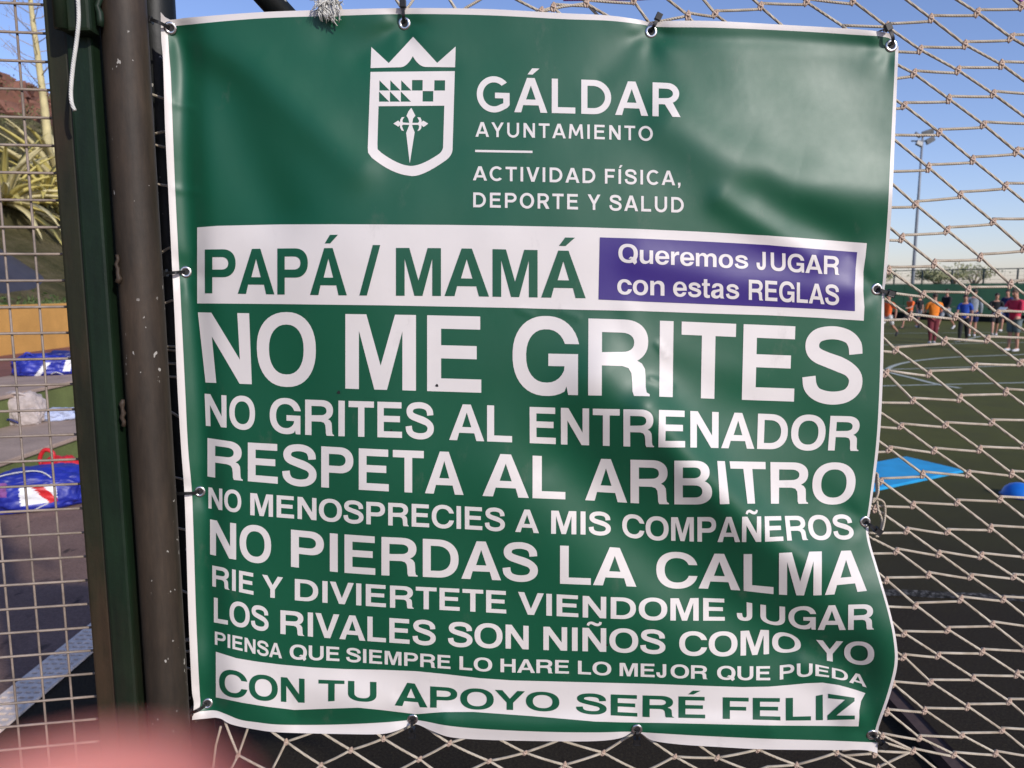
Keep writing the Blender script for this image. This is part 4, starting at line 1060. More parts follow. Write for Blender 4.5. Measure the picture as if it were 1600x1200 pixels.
def text_line(name, words, top, base, mat, off, font=GR, skew=None, track=0):
    """words: (string, x0, x1) ink extent in the photo; top/base: cap line and base line; skew(x)-> extra x per unit of height"""
    ft, fb = pl(top), pl(base); C = []
    for wd, x0, x1 in words:
        cx = 0; items = []
        for ch in wd: items.append((ch, cx)); cx += font[ch][1] + track
        xs = [p[0]+c for ch, c in items for q in font[ch][0] for p in q]; lo, hi = min(xs), max(xs)
        for ch, c in items:
            for q in font[ch][0]:
                Q = np.array(q, float); gx = (Q[:, 0]+c-lo)/(hi-lo); x = x0+(x1-x0)*gx; gy = Q[:, 1]/100
                if skew: x = x + skew(x)*(gy-.5)
                y = fb(x) + (ft(x)-fb(x))*gy
                C.append(np.stack([x, y], 1))
        fill(name, C, mat, off); C = []
O1, O2, O3 = .0010, .0015, .0020
for (mx, my, mr) in ((683, 602, 2.4), (530, 612.5, 2.6), (612, 672, 1.6), (949, 1007, 1.6), (727, 1093, 1.3)):
    fill('dirt_mark', [[(mx+mr*math.cos(a*.9)*(1.5 if a % 2 else .8), my+mr*math.sin(a*.9)) for a in range(7)]], M['dark'], .0014)
# crest
def crest(pts): return [(560+x/5, 50+y/5) for x, y in pts]
def qb(a, b, c, n=8): return [((1-t)**2*a[0]+2*t*(1-t)*b[0]+t*t*c[0], (1-t)**2*a[1]+2*t*(1-t)*b[1]+t*t*c[1]) for t in [i/n for i in range(n+1)]]
crown = [(97, 285), (102, 120), (238, 246), (430, 40), (616, 244), (760, 116), (756, 278), (530, 276)] + qb((520, 275), (470, 270), (426, 192)) + qb((426, 192), (385, 270), (335, 278))
shield = [(96, 315), (754, 308), (736, 920)] + qb((736, 920), (732, 965), (690, 1000)) + qb((690, 1000), (480, 1150), (395, 1124)) + qb((395, 1124), (260, 1110), (105, 985)) + [(76, 945), (74, 905)]
inner = [(158, 582), (672, 578), (662, 905)] + qb((662, 905), (655, 940), (620, 962)) + qb((620, 962), (480, 1055), (400, 1048)) + qb((400, 1048), (310, 1040), (178, 945)) + [(150, 918), (149, 880)]
tri = []
for k in range(3):
    for rr_ in range(2):
        x, y = 165+85*k - 3*rr_, 380+87*rr_; tri.append([(x, y), (x+80, y+80), (x, y+80)])
sq = [[(420, 378), (503, 378), (502, 460), (419, 460)], [(503, 464), (586, 464), (585, 546), (502, 546)], [(594, 380), (678, 380), (677, 460), (593, 460)]]
fill('crest', [crest(c) for c in [crown, shield, inner] + tri + sq], M['print_white'], O1, 6)
cross = [(402, 1028), (374, 790), (392, 745), (398, 728), (350, 726), (340, 735), (350, 762), (356, 776), (338, 770), (327, 750), (325, 730), (312, 742), (302, 735), (274, 718), (302, 700), (312, 694), (325, 708), (328, 688), (340, 668), (362, 666), (350, 680), (344, 698), (350, 710), (398, 712), (394, 690), (386, 672), (376, 658), (392, 622), (414, 594), (446, 656), (428, 678), (422, 712), (468, 712), (476, 698), (468, 680), (460, 668), (484, 670), (494, 690), (494, 708), (506, 694), (520, 702), (546, 718), (520, 738), (508, 744), (494, 730), (492, 752), (480, 770), (462, 776), (472, 758), (476, 738), (468, 727), (420, 728), (424, 745), (440, 785)]
fill('cross_emblem', [crest(cross)], M['print_white'], O1, 6)
W_ = M['print_white']; G_ = M['green']
text_line('lettering', [('GÁLDAR', 745, 1063)], [(745, 120), (900, 124.5), (1063, 131)], [(745, 174.5), (900, 178), (1063, 183.5)], W_, O1, LOGO, track=5)
text_line('lettering', [('AYUNTAMIENTO', 743, 1020)], [(743, 191), (900, 194.5), (1020, 198)], [(743, 214), (900, 217), (1020, 220.5)], W_, O1, MED, track=17)
fill('rule', [[(742.5, 234.5), (832, 236), (832, 239.5), (742.5, 238)]], W_, O1)
text_line('lettering', [('ACTIVIDAD', 739, 930), ('FÍSICA,', 945, 1063)], [(739, 260), (900, 263), (1063, 267.5)], [(739, 282), (900, 286), (1063, 290)], W_, O1, GILL, track=14)
text_line('lettering', [('DEPORTE', 739.5, 903), ('Y', 918, 938), ('SALUD', 952, 1068)], [(739, 301), (900, 303.5), (1068, 308.5)], [(739, 324), (900, 327.5), (1068, 332.5)], W_, O1, GILL, track=14)
# panels
fill('white_panel', [[(309, 355.5), (340, 353), (440, 351), (520, 350.6), (600, 351), (700, 351.6), (800, 353), (900, 355), (1000, 358), (1100, 362.5), (1200, 368), (1280, 374.5), (1354, 380), (1352, 400), (1348.5, 425), (1348, 455), (1350, 480), (1349, 501), (1280, 496.5), (1200, 492.5), (1100, 489.5), (1000, 486), (900, 484), (800, 481), (700, 479), (600, 477), (440, 475), (309, 474), (309, 430)]], W_, O1)
fill('purple_panel', [[(937, 371), (1000, 373), (1100, 377.5), (1200, 382.5), (1280, 390), (1339, 394), (1336, 420), (1334.5, 450), (1335, 486), (1280, 482.5), (1200, 479), (1100, 475), (1000, 471), (935, 468)]], M['purple'], O2)
text_line('lettering', [('PAPÁ', 321.5, 542.5), ('/', 562, 594.5), ('MAMÁ', 619, 915)], [(321, 390), (440, 388.5), (560, 387.5), (700, 388), (800, 390), (915, 392.5)], [(321, 458), (440, 460), (560, 461.5), (700, 462.5), (800, 464), (915, 466)], G_, O2)
text_line('lettering', [('Queremos', 966, 1168), ('JUGAR', 1181, 1310)], [(966, 381), (1050, 386), (1168, 392), (1240, 396.5), (1310, 401)], [(966, 409.5), (1050, 414), (1168, 420.5), (1240, 425), (1310, 430)], W_, O3)
text_line('lettering', [('con', 964, 1037.5), ('estas', 1051, 1154), ('REGLAS', 1169, 1310)], [(964, 428), (1050, 431.5), (1168, 437), (1240, 441), (1310, 446)], [(964, 459.5), (1050, 462.5), (1168, 468), (1240, 472), (1310, 476.5)], W_, O3)
text_line('lettering', [('NO', 316, 494), ('ME', 540, 752), ('GRITES', 801, 1348)],
          [(309, 488), (400, 489.5), (494, 490), (640, 492), (752, 494.5), (850, 496), (930, 498), (1042, 501.5), (1175, 507), (1260, 510.5), (1348, 514)],
          [(320, 597.5), (389, 600), (494, 604), (540, 607), (640, 610), (752, 613.5), (850, 616), (950, 618), (1042, 620.5), (1175, 625), (1260, 628), (1348, 631)], W_, O1, skew=lambda x: np.clip((430-x)/110, 0, 1)*-12+np.clip((x-900)/450, 0, 1)*5)
text_line('lettering', [('NO', 321.5, 399), ('GRITES', 422, 678), ('AL', 702, 800), ('ENTRENADOR', 827.5, 1343)],
          [(321, 615), (360, 618), (475, 624), (628, 628.5), (735, 632), (827, 635.5), (927, 638), (1040, 641), (1140, 644.5), (1240, 648), (1343, 650.5)],
          [(322, 665), (360, 668.5), (475, 679), (628, 684), (735, 688.5), (827, 692), (927, 695.5), (1040, 698.5), (1140, 700.5), (1240, 702.5), (1343, 704.5)], W_, O1, skew=lambda x: np.clip((x-1100)/240, 0, 1)*5-np.clip((360-x)/40, 0, 1)*2)
text_line('lettering', [('RESPETA', 325, 724.5), ('AL', 754, 883), ('ARBITRO', 914, 1336)],
          [(324, 684), (370, 690), (483, 696), (598, 702), (735, 707), (830, 711.5), (930, 716), (1000, 718), (1070, 719.5), (1150, 721), (1213, 722), (1336, 724)],
          [(324, 744), (370, 750), (483, 759.5), (598, 767), (735, 773.5), (830, 778), (930, 782), (1000, 786), (1070, 787.5), (1150, 787), (1213, 787), (1336, 787)], W_, O1, skew=lambda x: np.exp(-((x-1150)/35)**2)*-9+np.clip((x-1200)/100, 0, 1)*5)
text_line('lettering', [('NO', 326.5, 377.5), ('MENOSPRECIES', 391.5, 789), ('A', 805, 842), ('MIS', 861, 954), ('COMPAÑEROS', 972, 1332)],
          [(326, 761), (377, 767), (392, 770), (488, 777.5), (565, 783), (640, 786.5), (720, 790.5), (805, 795), (861, 797.5), (953, 800.5), (1013, 806), (1058, 807.5), (1108, 807), (1183, 807), (1240, 806), (1332, 804)],
          [(326, 794), (377, 801), (392, 804.5), (488, 812), (565, 818), (640, 822), (720, 826), (805, 830.5), (861, 833.5), (953, 836.5), (1013, 842.5), (1058, 844.5), (1108, 846), (1183, 846), (1240, 844.5), (1332, 842)], W_, O1, skew=lambda x: np.clip((x-1180)/60, 0, 1)*-5)
text_line('lettering', [('NO', 329, 424), ('PIERDAS', 455, 840.5), ('LA', 875, 994), ('CALMA', 1025, 1354)],
          [(328, 811), (365, 817), (455, 827), (533, 834), (590, 838), (655, 841), (740, 845), (840, 849), (875, 852), (950, 854.5), (1030, 861.5), (1100, 864), (1168, 865), (1230, 863), (1290, 861.5), (1354, 859)],
          [(330, 866), (365, 873.5), (455, 885), (533, 894), (590, 898), (655, 900.5), (740, 904.5), (840, 908.5), (875, 911.5), (950, 914.5), (1030, 918), (1095, 919), (1158, 922), (1221, 928.5), (1290, 929), (1354, 923)], W_, O1)
text_line('lettering', [('RIE', 332.5, 396.5), ('Y', 410, 442.5), ('DIVIERTETE', 461, 791), ('VIENDOME', 809.5, 1132), ('JUGAR', 1151, 1365)],
          [(332, 883), (396, 895), (430, 900), (462, 904), (530, 909), (606, 914), (700, 918.5), (790, 923), (870, 928), (955, 932.5), (1045, 934.5), (1100, 934), (1132, 935), (1165, 940), (1190, 944), (1235, 947.5), (1285, 945.5), (1365, 943.5)],
          [(332, 915.5), (396, 929), (430, 934), (462, 937.5), (530, 943), (606, 948.5), (700, 953), (790, 958), (870, 962), (955, 966), (1045, 969), (1100, 969.5), (1132, 969.5), (1165, 969), (1195, 973), (1240, 980), (1285, 983.5), (1365, 983)], W_, O1)
text_line('lettering', [('LOS', 335, 420), ('RIVALES', 438.5, 681), ('SON', 700, 826), ('NIÑOS', 849, 1039.5), ('COMO', 1061, 1251), ('YO', 1275, 1366)],
          [(335, 933), (420, 949), (440, 953), (520, 959), (610, 965), (700, 971), (788, 975), (850, 978.5), (997, 982.5), (1062, 986), (1120, 987), (1158, 985.5), (1195, 983.5), (1225, 988), (1250, 994), (1280, 999.5), (1366, 1003)],
          [(335, 972), (420, 986.5), (440, 990), (520, 997), (610, 1003.5), (700, 1009), (788, 1012.5), (850, 1015), (997, 1019.5), (1062, 1023), (1120, 1024.5), (1158, 1024), (1195, 1022), (1225, 1019), (1250, 1020), (1285, 1031), (1366, 1039.5)], W_, O1)
text_line('lettering', [('PIENSA', 336.5, 441), ('QUE', 453, 530.5), ('SIEMPRE', 541, 704), ('LO', 718, 769), ('HARE', 782, 889), ('LO', 903, 955), ('MEJOR', 968, 1105), ('QUE', 1120, 1203), ('PUEDA', 1218, 1354)],
          [(336, 986), (380, 995), (438, 1005), (530, 1010.5), (632, 1018.5), (703, 1023.5), (782, 1028.5), (887, 1031), (968, 1035), (1050, 1037.5), (1120, 1040), (1200, 1040.5), (1230, 1038), (1262, 1036), (1290, 1041), (1320, 1047), (1354, 1055.5)],
          [(336, 1006.5), (380, 1017), (438, 1028), (530, 1032.5), (632, 1039.5), (703, 1044.5), (782, 1049.5), (887, 1052), (968, 1055.5), (1050, 1058.5), (1120, 1061), (1200, 1062.5), (1230, 1060), (1258, 1056.5), (1285, 1056), (1320, 1064), (1354, 1073.5)], W_, O1)
fill('bottom_panel', [[(338, 1018), (370, 1028), (400, 1033), (440, 1038), (490, 1042.5), (540, 1045), (600, 1046), (650, 1048), (700, 1053), (750, 1059), (800, 1062.5), (900, 1065), (1020, 1068), (1100, 1071), (1160, 1073), (1200, 1072.5), (1230, 1070), (1260, 1067), (1285, 1066), (1310, 1070), (1335, 1077), (1352, 1082.5), (1345, 1095), (1342, 1110), (1342, 1120), (1341, 1134), (1200, 1133), (1100, 1130.5), (1020, 1129), (930, 1127), (830, 1118.5), (740, 1112), (690, 1112.5), (650, 1115), (600, 1109), (560, 1105), (500, 1107), (460, 1108.5), (420, 1104), (380, 1097.5), (338, 1089)]], W_, O1)
text_line('lettering', [('CON', 343.5, 476.5), ('TU', 498, 588.5), ('APOYO', 617, 874), ('SERÉ', 900, 1101.5), ('FELIZ', 1129, 1335)],
          [(343, 1043), (400, 1053), (476, 1060), (540, 1063), (589, 1065), (640, 1066), (668, 1071), (740, 1075), (815, 1079), (873, 1081.5), (952, 1084), (1040, 1086.5), (1101, 1088), (1221, 1090), (1270, 1087), (1300, 1083), (1335, 1090)],
          [(343, 1085), (400, 1092.5), (476, 1097), (540, 1093.5), (589, 1097), (620, 1101.5), (668, 1104.5), (740, 1107.5), (815, 1109), (873, 1111.5), (952, 1117), (1040, 1120.5), (1101, 1122), (1221, 1125), (1280, 1124.5), (1335, 1123)], G_, O2)

# eyelets (parts) and cable ties (things)
def torus_geo(Rr, r_, seg=24, ring=10):
    V = [((Rr+r_*math.cos(2*math.pi*j/ring))*math.cos(2*math.pi*i/seg), r_*math.sin(2*math.pi*j/ring)*.6, (Rr+r_*math.cos(2*math.pi*j/ring))*math.sin(2*math.pi*i/seg)) for i in range(seg) for j in range(ring)]
    F = [(i*ring+j, i*ring+(j+1) % ring, ((i+1) % seg)*ring+(j+1) % ring, ((i+1) % seg)*ring+j) for i in range(seg) for j in range(ring)]
    return V, F
tv, tf = torus_geo(.0060, .0025)
def disc_hole():
    V = [(.0038*math.cos(2*math.pi*i/20), -.0004, .0038*math.sin(2*math.pi*i/20)) for i in range(20)]
    return V, [tuple(range(20))]
e0 = None
TIE = [((238, 33), 0), ((631, 12), 0), ((1026, 32), 0), ((1384, 48), 1), ((262, 427), 0), ((276, 769), 0), ((300, 1110), 0), ((1386, 458), 1), ((1366, 826), 1), ((1376, 1158), 1), ((645, 1140), 0), ((994, 1152), 0)]
for (ex, ey, wh), ((tx, ty), hd_) in zip(EYE, TIE):
    W, N = lift([(ex, ey)], .0012); n = Vector(N[0])
    if e0 is None: e0 = mesh_obj('eyelet', tv, tf, M['steel'], smooth=True); h0 = mesh_obj('eyelet_hole', *disc_hole(), M['dark']); a_, b_ = e0, h0
    else: a_ = e0.copy(); COL.objects.link(a_); b_ = h0.copy(); COL.objects.link(b_)
    for q_ in (a_, b_):
        q_.location = Vector(W[0]); q_.rotation_euler = Vector((n.x, n.y*1.6, n.z)).normalized().to_track_quat('-Y', 'Z').to_euler()
    shift(a_, banner); b_.parent = a_; b_.matrix_parent_inverse = Matrix(); b_.location = (0, 0, 0); b_.rotation_euler = (0, 0, 0)
    t_ = thing('cable_tie', 'cable tie through the eyelet at the ' + wh, 'cable tie', Vector(W[0]), 'cable ties holding the banner')
    far = on_y(tx, ty, YB-.002); c0 = Vector(W[0]); mid = (c0+far)/2
    dd = (far-c0)
    Wm, Nm = lift([((ex+tx)/2, (ey+ty)/2)], .004); mid = Vector(Wm[0]); mid.y = min(mid.y, YB-.010)
    path = [c0+Vector((0, .004, 0)), c0+Vector((0, -.005, 0))+dd*.12, mid+Vector((0, -.002, 0)), far+Vector((0, -.006, 0)), far+dd*.22+Vector((0, .014, 0))]
    V, F = [], []; P = [Vector(q) for q in catmull([tuple(p) for p in path], 6)]
    side = dd.normalized().cross(Vector((0, 1, 0))).normalized()*.0021
    for i, p in enumerate(P):
        dr = (P[min(i+1, len(P)-1)]-P[max(i-1, 0)]).normalized(); nn = dr.cross(side).normalized()*.0007
        V += [p-side-nn, p+side-nn, p+side+nn, p-side+nn]
        if i:
            k = 4*i-4
            for q in range(4): F.append((k+q, k+(q+1) % 4, k+4+(q+1) % 4, k+4+q))
    shift(mesh_obj('strap', V, F, M['tie'], smooth=False), t_)
    # locking head
    bm = bmesh.new(); ang = math.atan2(dd.x, dd.z)
    hc = far + Vector((0, -.008, 0)) + (dd.normalized()*.002)
    bm_box(bm, (-.0042, -.003, -.0048), (.0042, .003, .0048), .0008, Matrix.Translation(hc) @ Matrix.Rotation(ang, 4, 'Y'))
    shift(bm_obj('head', bm, M['tie']), t_)

# rope tassel over the top edge
r = random.Random(21)
tas = thing('rope_tassel', 'frayed white rope end hanging over the top edge of the banner', 'rope', on_y(512, 8, 1.0))
c = on_y(512, 4, YB-.016); paths = []
for k in range(130):
    a = r.gauss(0, .7); L = r.uniform(.006, .020)
    d = Vector((math.sin(a)*1.0, r.uniform(-.5, .15), -math.cos(a)*.9 if r.random() < .8 else r.uniform(-.1, .4))).normalized()
    p0 = c + Vector((r.gauss(0, .006), r.gauss(0, .002), r.gauss(.001, .004)))
    paths.append(([p0, p0+d*L*.5+Vector((r.gauss(0, .0015), 0, .001)), p0+d*L+Vector((r.gauss(0, .002), 0, -.003*r.random()))], [.0009, .0007, .0003]))
for k in range(14):
    x = on_y(r.uniform(500, 528), 20, YB-.018).x
    paths.append(([(x, YB-.018, c.z-.004), (x+r.gauss(0, .002), YB-.02, c.z-.016), (x+r.gauss(0, .003), YB-.016, c.z-r.uniform(.020, .031))], [.0016, .0013, .0008]))
shift(multi_tube('fibres', paths, M['cord'], seg=4), tas)
shift(tube('rope', [on_y(517, 8, YB-.014), on_y(514, -20, YB-.01), on_y(518, -70, YB)], .005, M['cord'], seg=10), tas)

# ============================================================ THE NET
MEAS = {(0,0):(1385,42),(0,1):(1437,78),(0,2):(1496,110),(0,3):(1551,147),(1,0):(1454,29),(1,1):(1507,70),(1,2):(1564,101),(2,0):(1526,20),(2,1):(1579,59),(3,0):(1595,10),
(-1,2):(1427,115),(-1,3):(1482,155),(-1,4):(1536,195),(-1,5):(1587,237),(-2,3):(1412,165),(-2,4):(1467,207),(-2,5):(1519,250),(-2,6):(1570,291),(-3,5):(1450,262),(-3,6):(1500,304.5),(-4,6):(1429.5,319.5),
(-3,7):(1551,346.5),(-4,7):(1479,360),(-5,7):(1408.5,372),(-3,8):(1599,388.5),(-4,8):(1531,402),(-5,8):(1459,412),(-6,8):(1388,422),(-6,9):(1442,460),(-5,9):(1512,453),(-4,9):(1578,444),
(-7,10):(1422,495),(-6,10):(1492,495),(-5,10):(1558,490),(-8,11):(1399,547),(-7,11):(1475,533),(-6,11):(1542,530),(-7,12):(1522,573),(-6,12):(1593,567),(-8,12):(1451,584),
(-9,13):(1426,626),(-8,13):(1499,622),(-7,13):(1571,612),(-10,14):(1407,666),(-9,14):(1477,664),(-8,14):(1549,660),(-11,15):(1389,702),(-10,15):(1459,704),(-9,15):(1530,702),(-8,15):(1599,697),
(-11,16):(1441,741),(-10,16):(1512,740),(-9,16):(1580,740),(-12,17):(1426,789),(-11,17):(1495,785),(-10,17):(1562,780),(-13,18):(1416,829),(-12,18):(1480,831),(-11,18):(1547,825),
(-13,19):(1466,865),(-12,19):(1532,868),(-11,19):(1600,867),(-14,19):(1400,861),(-14,20):(1450,898),(-13,20):(1516,901),(-12,20):(1583,901),(-15,21):(1430,946),(-14,21):(1500,936),(-13,21):(1567,936),
(-16,22):(1412,990),(-15,22):(1480,984),(-14,22):(1550,975),(-16,23):(1465,1024),(-15,23):(1534,1018),(-14,23):(1600,1014),(-17,24):(1453,1066),(-16,24):(1520,1059),(-15,24):(1588,1053),
(-18,25):(1444,1110),(-17,25):(1511,1104),(-16,25):(1576,1096),(-19,26):(1436,1153),(-18,26):(1502,1149),(-17,26):(1565,1141),(-20,27):(1426,1173),(-19,27):(1490,1179),(-18,27):(1555,1177),
# above the banner
(-1,-1):(1260,3),(-1,0):(1315,39.5),(-2,-1):(1188,10),(-3,-1):(1117,22),(0,-1):(1332,2),(-5,-2):(990,1),(-6,-2):(916,5)}
ks = list(MEAS); I_ = np.array(ks, float); X_ = np.array([MEAS[k] for k in ks], float)
def basis(I): i, j = I[:, 0], I[:, 1]; return np.stack([np.ones_like(i), i, j, i*j/20, i*i/20, j*j/20], 1)
cf, *_ = np.linalg.lstsq(basis(I_), X_, rcond=None)
# rows at the foot of the net, below the banner, are slacker: own list
def node_px(i, j):
    if (i, j) in MEAS: return np.array(MEAS[(i, j)], float)
    p = (basis(np.array([[i, j]], float)) @ cf)[0]
    # follow the measured neighbours
    dd_ = np.hypot(I_[:, 0]-i, I_[:, 1]-j); q = np.argsort(dd_)[:4]
    wgt = np.exp(-dd_[q]/2.0); res = X_[q]-(basis(I_[q]) @ cf)
    p = p + (res*wgt[:, None]).sum(0)/(wgt.sum()+.3)
    rr_ = random.Random(i*131+j); return p + np.array([rr_.gauss(0, 2.5), rr_.gauss(0, 2.5)])
def net_y(px, py): return YB + .006 + .004*math.sin(px*.011)*math.sin(py*.009+1)
net = thing('rope_net', 'cream knotted rope net stretched across behind the banner', 'net', (0, YB, 0))
NODES = {}
for i in range(-34, 13):
    for j in range(-8, 34):
        p = node_px(i, j)
        if 1320 < p[0] < 1990 and -200 < p[1] < 1330 or (-200 < p[1] < 30 and 860 < p[0] < 1990): NODES[(i, j)] = on_y(p[0], p[1], net_y(p[0], p[1]))
# bottom strip nodes, measured
BT = {0: (372, 1180), 1: (447, 1159), 2: (501, 1195), 3: (548, 1172), 4: (599, 1154), 5: (655, 1186), 6: (702, 1161), 7: (764, 1189), 8: (820, 1176), 9: (882, 1195), 10: (942, 1176), 11: (1004, 1207), 12: (1054, 1182), 13: (1120, 1184), 14: (1184, 1171), 15: (1244, 1195), 16: (1307, 1176), 17: (1371, 1199)}
BN = {k: on_y(x, y, net_y(x, y)) for k, (x, y) in BT.items()}
K = M['knot']; RP = M['rope']; RAD = .0019
kv, kf = [], []
def knot_geo():
    V, F = [], []
    for (pts, rd) in (([(-.0008, 0, -.0062), (-.0022, -.001, -.002), (-.0019, -.0012, .002), (.0004, -.001, .0062)], .0017), ([(.0010, .0005, -.0062), (.0021, -.0012, -.002), (.0021, -.001, .002), (-.0004, 0, .0062)], .0017),
                      ([(-.0022, -.0014, .0004), (0, -.0024, 0), (.0022, -.0014, .0006)], .0016)):
        v, f = tube_geo([Vector(q) for q in catmull(pts, 4)], rd, 7); k = len(V); V += v; F += [tuple(a+k for a in q) for q in f]
    return V, F
kn0 = None; NK = 0
def put_knot(p, s_=1.0):
    global kn0, NK
    if kn0 is None: kn0 = mesh_obj('knot', *knot_geo(), K, smooth=True); o = kn0
    else: o = kn0.copy(); COL.objects.link(o)
    rr_ = random.Random(NK); NK += 1
    o.location = p; o.rotation_euler = (0, R(rr_.uniform(-18, 18)+20), 0); o.scale = (s_, s_, s_*rr_.uniform(.85, 1.1)); shift(o, net)
def strand(pts, sag=.0):
    P = []
    for a, b in zip(pts[:-1], pts[1:]):
        for t in (0, .25, .5, .75): P.append(a.lerp(b, t) + Vector((0, .0004, -sag*(t*(1-t))*4)))
    P.append(pts[-1]); shift(tube('strand', P, RAD, RP, seg=8), net)
def ok(a, b):
    return (NODES[a]-NODES[b]).length < .13
OFF = Vector((0, 0, .0042))
for i in range(-34, 13):                         # falling strands
    run = []
    for j in range(-8, 35):
        if (i, j) in NODES and (not run or (i, j-1) in NODES and ok((i, j-1), (i, j))): run.append(NODES[(i, j)]+Vector((.0006, 0, .0006)))
        else:
            if len(run) > 1: strand(run)
            run = [NODES[(i, j)]] if (i, j) in NODES else []
for j in range(-8, 34):                         # nearly level strands
    run = []
    for i in range(-34, 14):
        if (i, j) in NODES and (not run or (i-1, j) in NODES): run.append(NODES[(i, j)])
        else:
            if len(run) > 1:
                seg_ = [run[0]+OFF]
                for a, b in zip(run[:-1], run[1:]):
                    if (a-b).length < .13: seg_ += [b-OFF*.8, b+OFF]
                    else:
                        if len(seg_) > 2: strand(seg_[:-1], .0004)
                        seg_ = [b+OFF]
                if len(seg_) > 2: strand(seg_[:-1], .0004)
            run = [NODES[(i, j)]] if (i, j) in NODES else []
OV, OF_ = [], []; kg = knot_geo()
for k_, p in NODES.items():
    dx_, dy_, dz_ = p.x, p.y, p.z-H; dep = dy_*CP - dz_*SP; qx = 800+FP*dx_/dep; qy = 600-FP*(dy_*SP+dz_*CP)/dep
    if -20 < qy < 1220 and qx < 1630: put_knot(p)
    else:
        k0 = len(OV); OV += [v_ + p for v_ in kg[0]]; OF_ += [tuple(a+k0 for a in f) for f in kg[1]]
tag(shift(mesh_obj('outer_knots', OV, OF_, K, smooth=True), net), kind='stuff')
# continue the edge strands behind the banner so no rope ends in the air
for (i, j), p in list(NODES.items()):
    for di, dj in ((-1, 0), (0, -1), (1, 0), (0, 1)):
        if (i+di, j+dj) not in NODES:
            q = node_px(i+di, j+dj)
            if abs(i) < 40 and q[0] < 1990:
                qq = on_y(q[0], q[1], YB+.012)
                if (qq-p).length < .14 and 20 < q[1] < 1190 and q[0] < 1390: strand([p, qq])
# bottom strip
for a, b in ((1, 2), (2, 3), (3, 4), (4, 5), (5, 6), (6, 7), (7, 8), (8, 9), (9, 10), (10, 11), (11, 12), (12, 13), (13, 14), (14, 15), (15, 16), (16, 17)): strand([BN[a], BN[b]], .0012)
def px3(x, y): return on_y(x, y, net_y(x, y))
for pts in ([(1, 1), (420, 1140), (390, 1100)], [(0, 0), (352, 1130), (345, 1095)], [(0, 0), (388, 1135), (395, 1090)], [(0, 0), (430, 1210)], [(0, 0), (350, 1222)],
            [(1, 1), (424, 1205)], [(3, 3), (500, 1143), (440, 1095)], [(1, 1), (490, 1144), (540, 1120)], [(4, 4), (640, 1135), (700, 1100)], [(4, 4), (570, 1130)],
            [(6, 6), (680, 1147), (620, 1100)], [(6, 6), (735, 1150), (790, 1120)], [(8, 8), (778, 1154), (700, 1100)], [(8, 8), (870, 1158), (930, 1120)],
            [(10, 10), (880, 1158), (820, 1120)], [(10, 10), (975, 1155), (1000, 1140)], [(12, 12), (1010, 1152), (990, 1135)], [(13, 13), (1090, 1163), (1040, 1120)], [(14, 14), (1140, 1150), (1100, 1110)],
            [(14, 14), (1230, 1160)], [(16, 16), (1290, 1160), (1270, 1120)], [(2, 2), (470, 1225)], [(2, 2), (540, 1225)], [(5, 5), (620, 1205), (590, 1225)], [(5, 5), (690, 1212)], [(7, 7), (735, 1203), (700, 1222)], [(7, 7), (810, 1215)],
            [(9, 9), (860, 1212)], [(9, 9), (930, 1222)], [(15, 15), (1200, 1198), (1150, 1215)], [(15, 15), (1290, 1222)], [(12, 12), (1100, 1207)], [(13, 13), (1165, 1202), (1200, 1215)], [(17, 17), (1426, 1173)], [(17, 17), (1330, 1215)], [(17, 17), (1420, 1222)], [(3, 3), (585, 1196), (620, 1215)]):
    k0_ = pts[0][0]; strand([BN[k0_]] + [px3(*q) for q in pts[1:]], .0005)
for k_ in BN: put_knot(BN[k_], .85)
strand([px3(345, 1135), px3(337, 1165), px3(331, 1215)], 0)
strand([px3(1316, 1173), px3(1380, 1160), px3(1426, 1173)], 0)
for pts in ([(600, -30), (626, 10), (634, 14)], [(664, -30), (640, 8), (634, 14)], [(700, -5), (712, 14), (730, 40)], [(765, -10), (728, 12), (712, 26)], [(770, -35), (805, -2), (845, 18), (870, 30)], [(845, 18), (880, 10), (916, 5)], [(516, -20), (532, 12), (545, 40)], [(1010, -20), (990, 1), (1012, 32)], [(916, 5), (945, 22), (960, 30)]):
    strand([px3(*q) for q in pts], .0003)
put_knot(px3(845, 18)); 
# lashings round the post at the left edge
for (x0, y0, x1, y1) in ((229, 145, 256, 155), (233, 211, 257, 205), (235, 225, 258, 231), (239, 287, 262, 291), (247, 397, 267, 385), (252, 475, 272, 468), (256, 541, 277, 542), (257, 546, 277, 549), (259, 568, 280, 569), (260, 588, 281, 590),
                          (262, 641, 284, 655), (270, 745, 292, 751), (272, 824, 293, 829), (279, 921, 296, 929), (286, 1000, 300, 997), (287, 1018, 300, 1017), (288, 1043, 300, 1046)):
    a = on_y(x0-22, y0-2, 1.085); b = on_y(x0, y0, 1.071); c = on_y(x1+6, y1, YB+.022); d_ = on_y(x1+60, y1+4, YB+.018)
    shift(tube('lashing', catmull([tuple(a), tuple(b), tuple(c), tuple(d_)], 5), .0018, RP, seg=7), net)
shift(tube('lashing', catmull([tuple(on_y(x, y, 1.06)) for x, y in ((298, 1000), (288, 1003), (285, 1012), (292, 1018), (302, 1017))], 5), .0018, RP, seg=7), net)
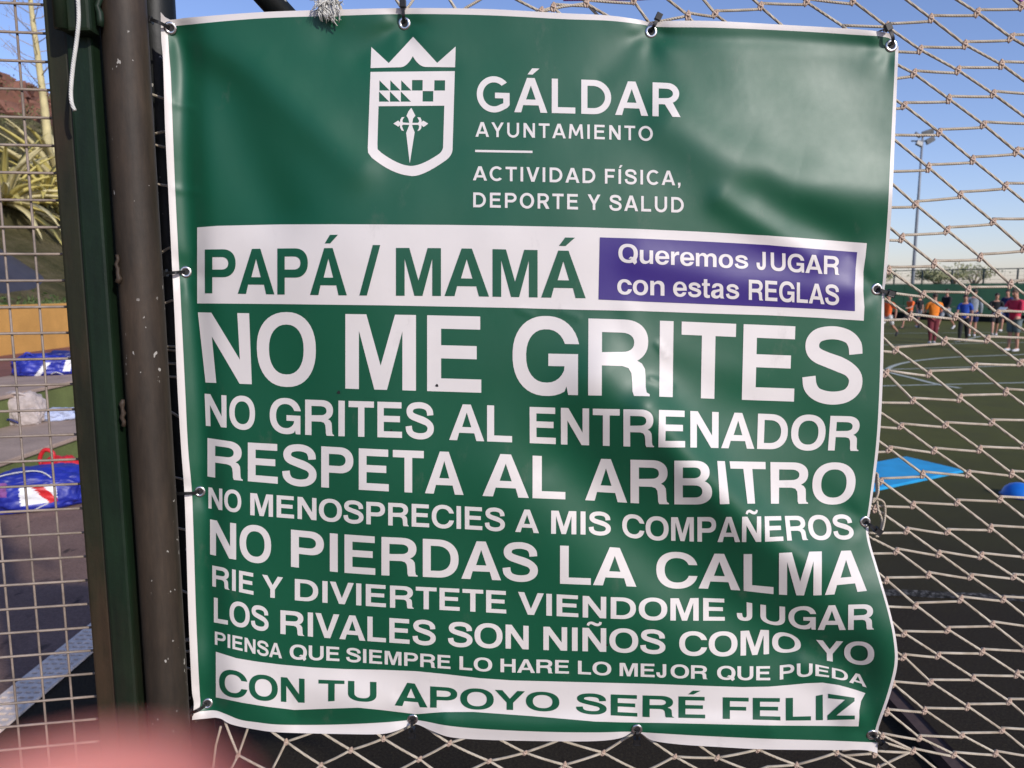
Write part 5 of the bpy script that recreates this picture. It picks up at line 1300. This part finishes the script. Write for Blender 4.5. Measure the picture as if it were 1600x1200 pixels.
# loose cord loops at the right eyelet
shift(tube('loop', catmull([tuple(on_y(x, y, YB+.004)) for x, y in ((1371, 740), (1372, 770), (1364, 785), (1366, 779), (1380, 784), (1383, 800), (1380, 822), (1374, 836), (1368, 838))], 6), .0017, RP, seg=7), net)
shift(tube('loop', catmull([tuple(on_y(x, y, YB+.006)) for x, y in ((1369, 738), (1371, 790), (1378, 812), (1376, 830))], 6), .0017, RP, seg=7), net)
shift(tube('border_rope', [on_y(1585, -12, YB+.01), on_y(1594, 0, YB+.008), on_y(1610, 22, YB+.008)], .0026, M['lilac'], seg=8), net)
shift(tube('border_rope', [on_y(880, 0.5, YB+.03), on_y(1000, -.5, YB+.03), on_y(1100, -8, YB+.03)], .0012, M['lilac'], seg=8), net)

# ============================================================ FINGERTIP at the lens
def hand():
    t = thing('fingertip', 'blurred pink fingertip close to the lens in the lower left corner', 'finger', (-.02, .015, H-.06))
    F0 = Vector((0, 0, H))
    x_, y_, z_ = ray(22, 1052); k = .021
    tip = F0 + Vector((x_, y_, z_))*k + Vector((0, 0, -.0078))
    # index finger chain
    J = []; E = []
    def j(p, r_): J.append((tuple(Vector(p)), r_)); return len(J)-1
    dn = Vector((-.18, -.12, -1)).normalized()
    palm = j(tip + Vector((-.045, -.05, -.115)), (.026, .013))
    prev = palm; 
    kn = j(tip+Vector((-.022, -.030, -.072)), .0100); p1 = j(tip+Vector((-.013, -.012, -.046)), .0088); p2 = j(tip+Vector((-.004, -.003, -.022)), .0082); p3 = j(tip+Vector((-.001, 0, -.008)), .0078); p4 = j(tip, .0072)
    E += [(palm, kn), (kn, p1), (p1, p2), (p2, p3), (p3, p4)]
    for dx_, L_ in ((-.020, .060), (-.040, .054), (-.058, .044)):       # middle, ring, little: curled round the phone below
        a = Vector(J[kn][0]) + Vector((dx_, -.002, -.006+dx_*.2)); i0 = j(a, .0092); i1 = j(a+Vector((.004, .030, .006))*(L_/.06), .0085); i2 = j(a+Vector((.014, .040, -.012))*(L_/.06), .0078); i3 = j(a+Vector((.022, .032, -.028))*(L_/.06), .0070)
        E += [(palm, i0), (i0, i1), (i1, i2), (i2, i3)]
    a = Vector(J[palm][0]); t0 = j(a+Vector((.030, -.010, .010)), .0115); t1 = j(a+Vector((.046, -.008, .034)), .0100); t2 = j(a+Vector((.050, -.004, .056)), .0085); E += [(palm, t0), (t0, t1), (t1, t2)]
    w0 = j(a+Vector((-.03, -.02, -.065)), (.027, .019)); w1 = j(a+Vector((-.05, -.06, -.16)), (.033, .028)); E += [(palm, w0), (w0, w1)]
    o = skin_mesh('hand', J, E, M['hand_skin'], None, 2, palm); shift(o, t)
    nv, nf = [], []
    for i in range(7):
        for q in range(7):
            a_ = R(-55+110*i/6); zz = -.011+.013*q/6
            r_ = .0082*(1-.25*max(0, (zz+.004)/.006)**2 if zz > -.004 else 1)
            nv.append(tip + Vector((r_*math.sin(a_), r_*math.cos(a_)*1.0+.0002, zz)))
    for i in range(6):
        for q in range(6): nf.append((i*7+q, (i+1)*7+q, (i+1)*7+q+1, i*7+q+1))
    shift(mesh_obj('nail', nv, nf, M['hand_skin'], None, True), t)
hand()
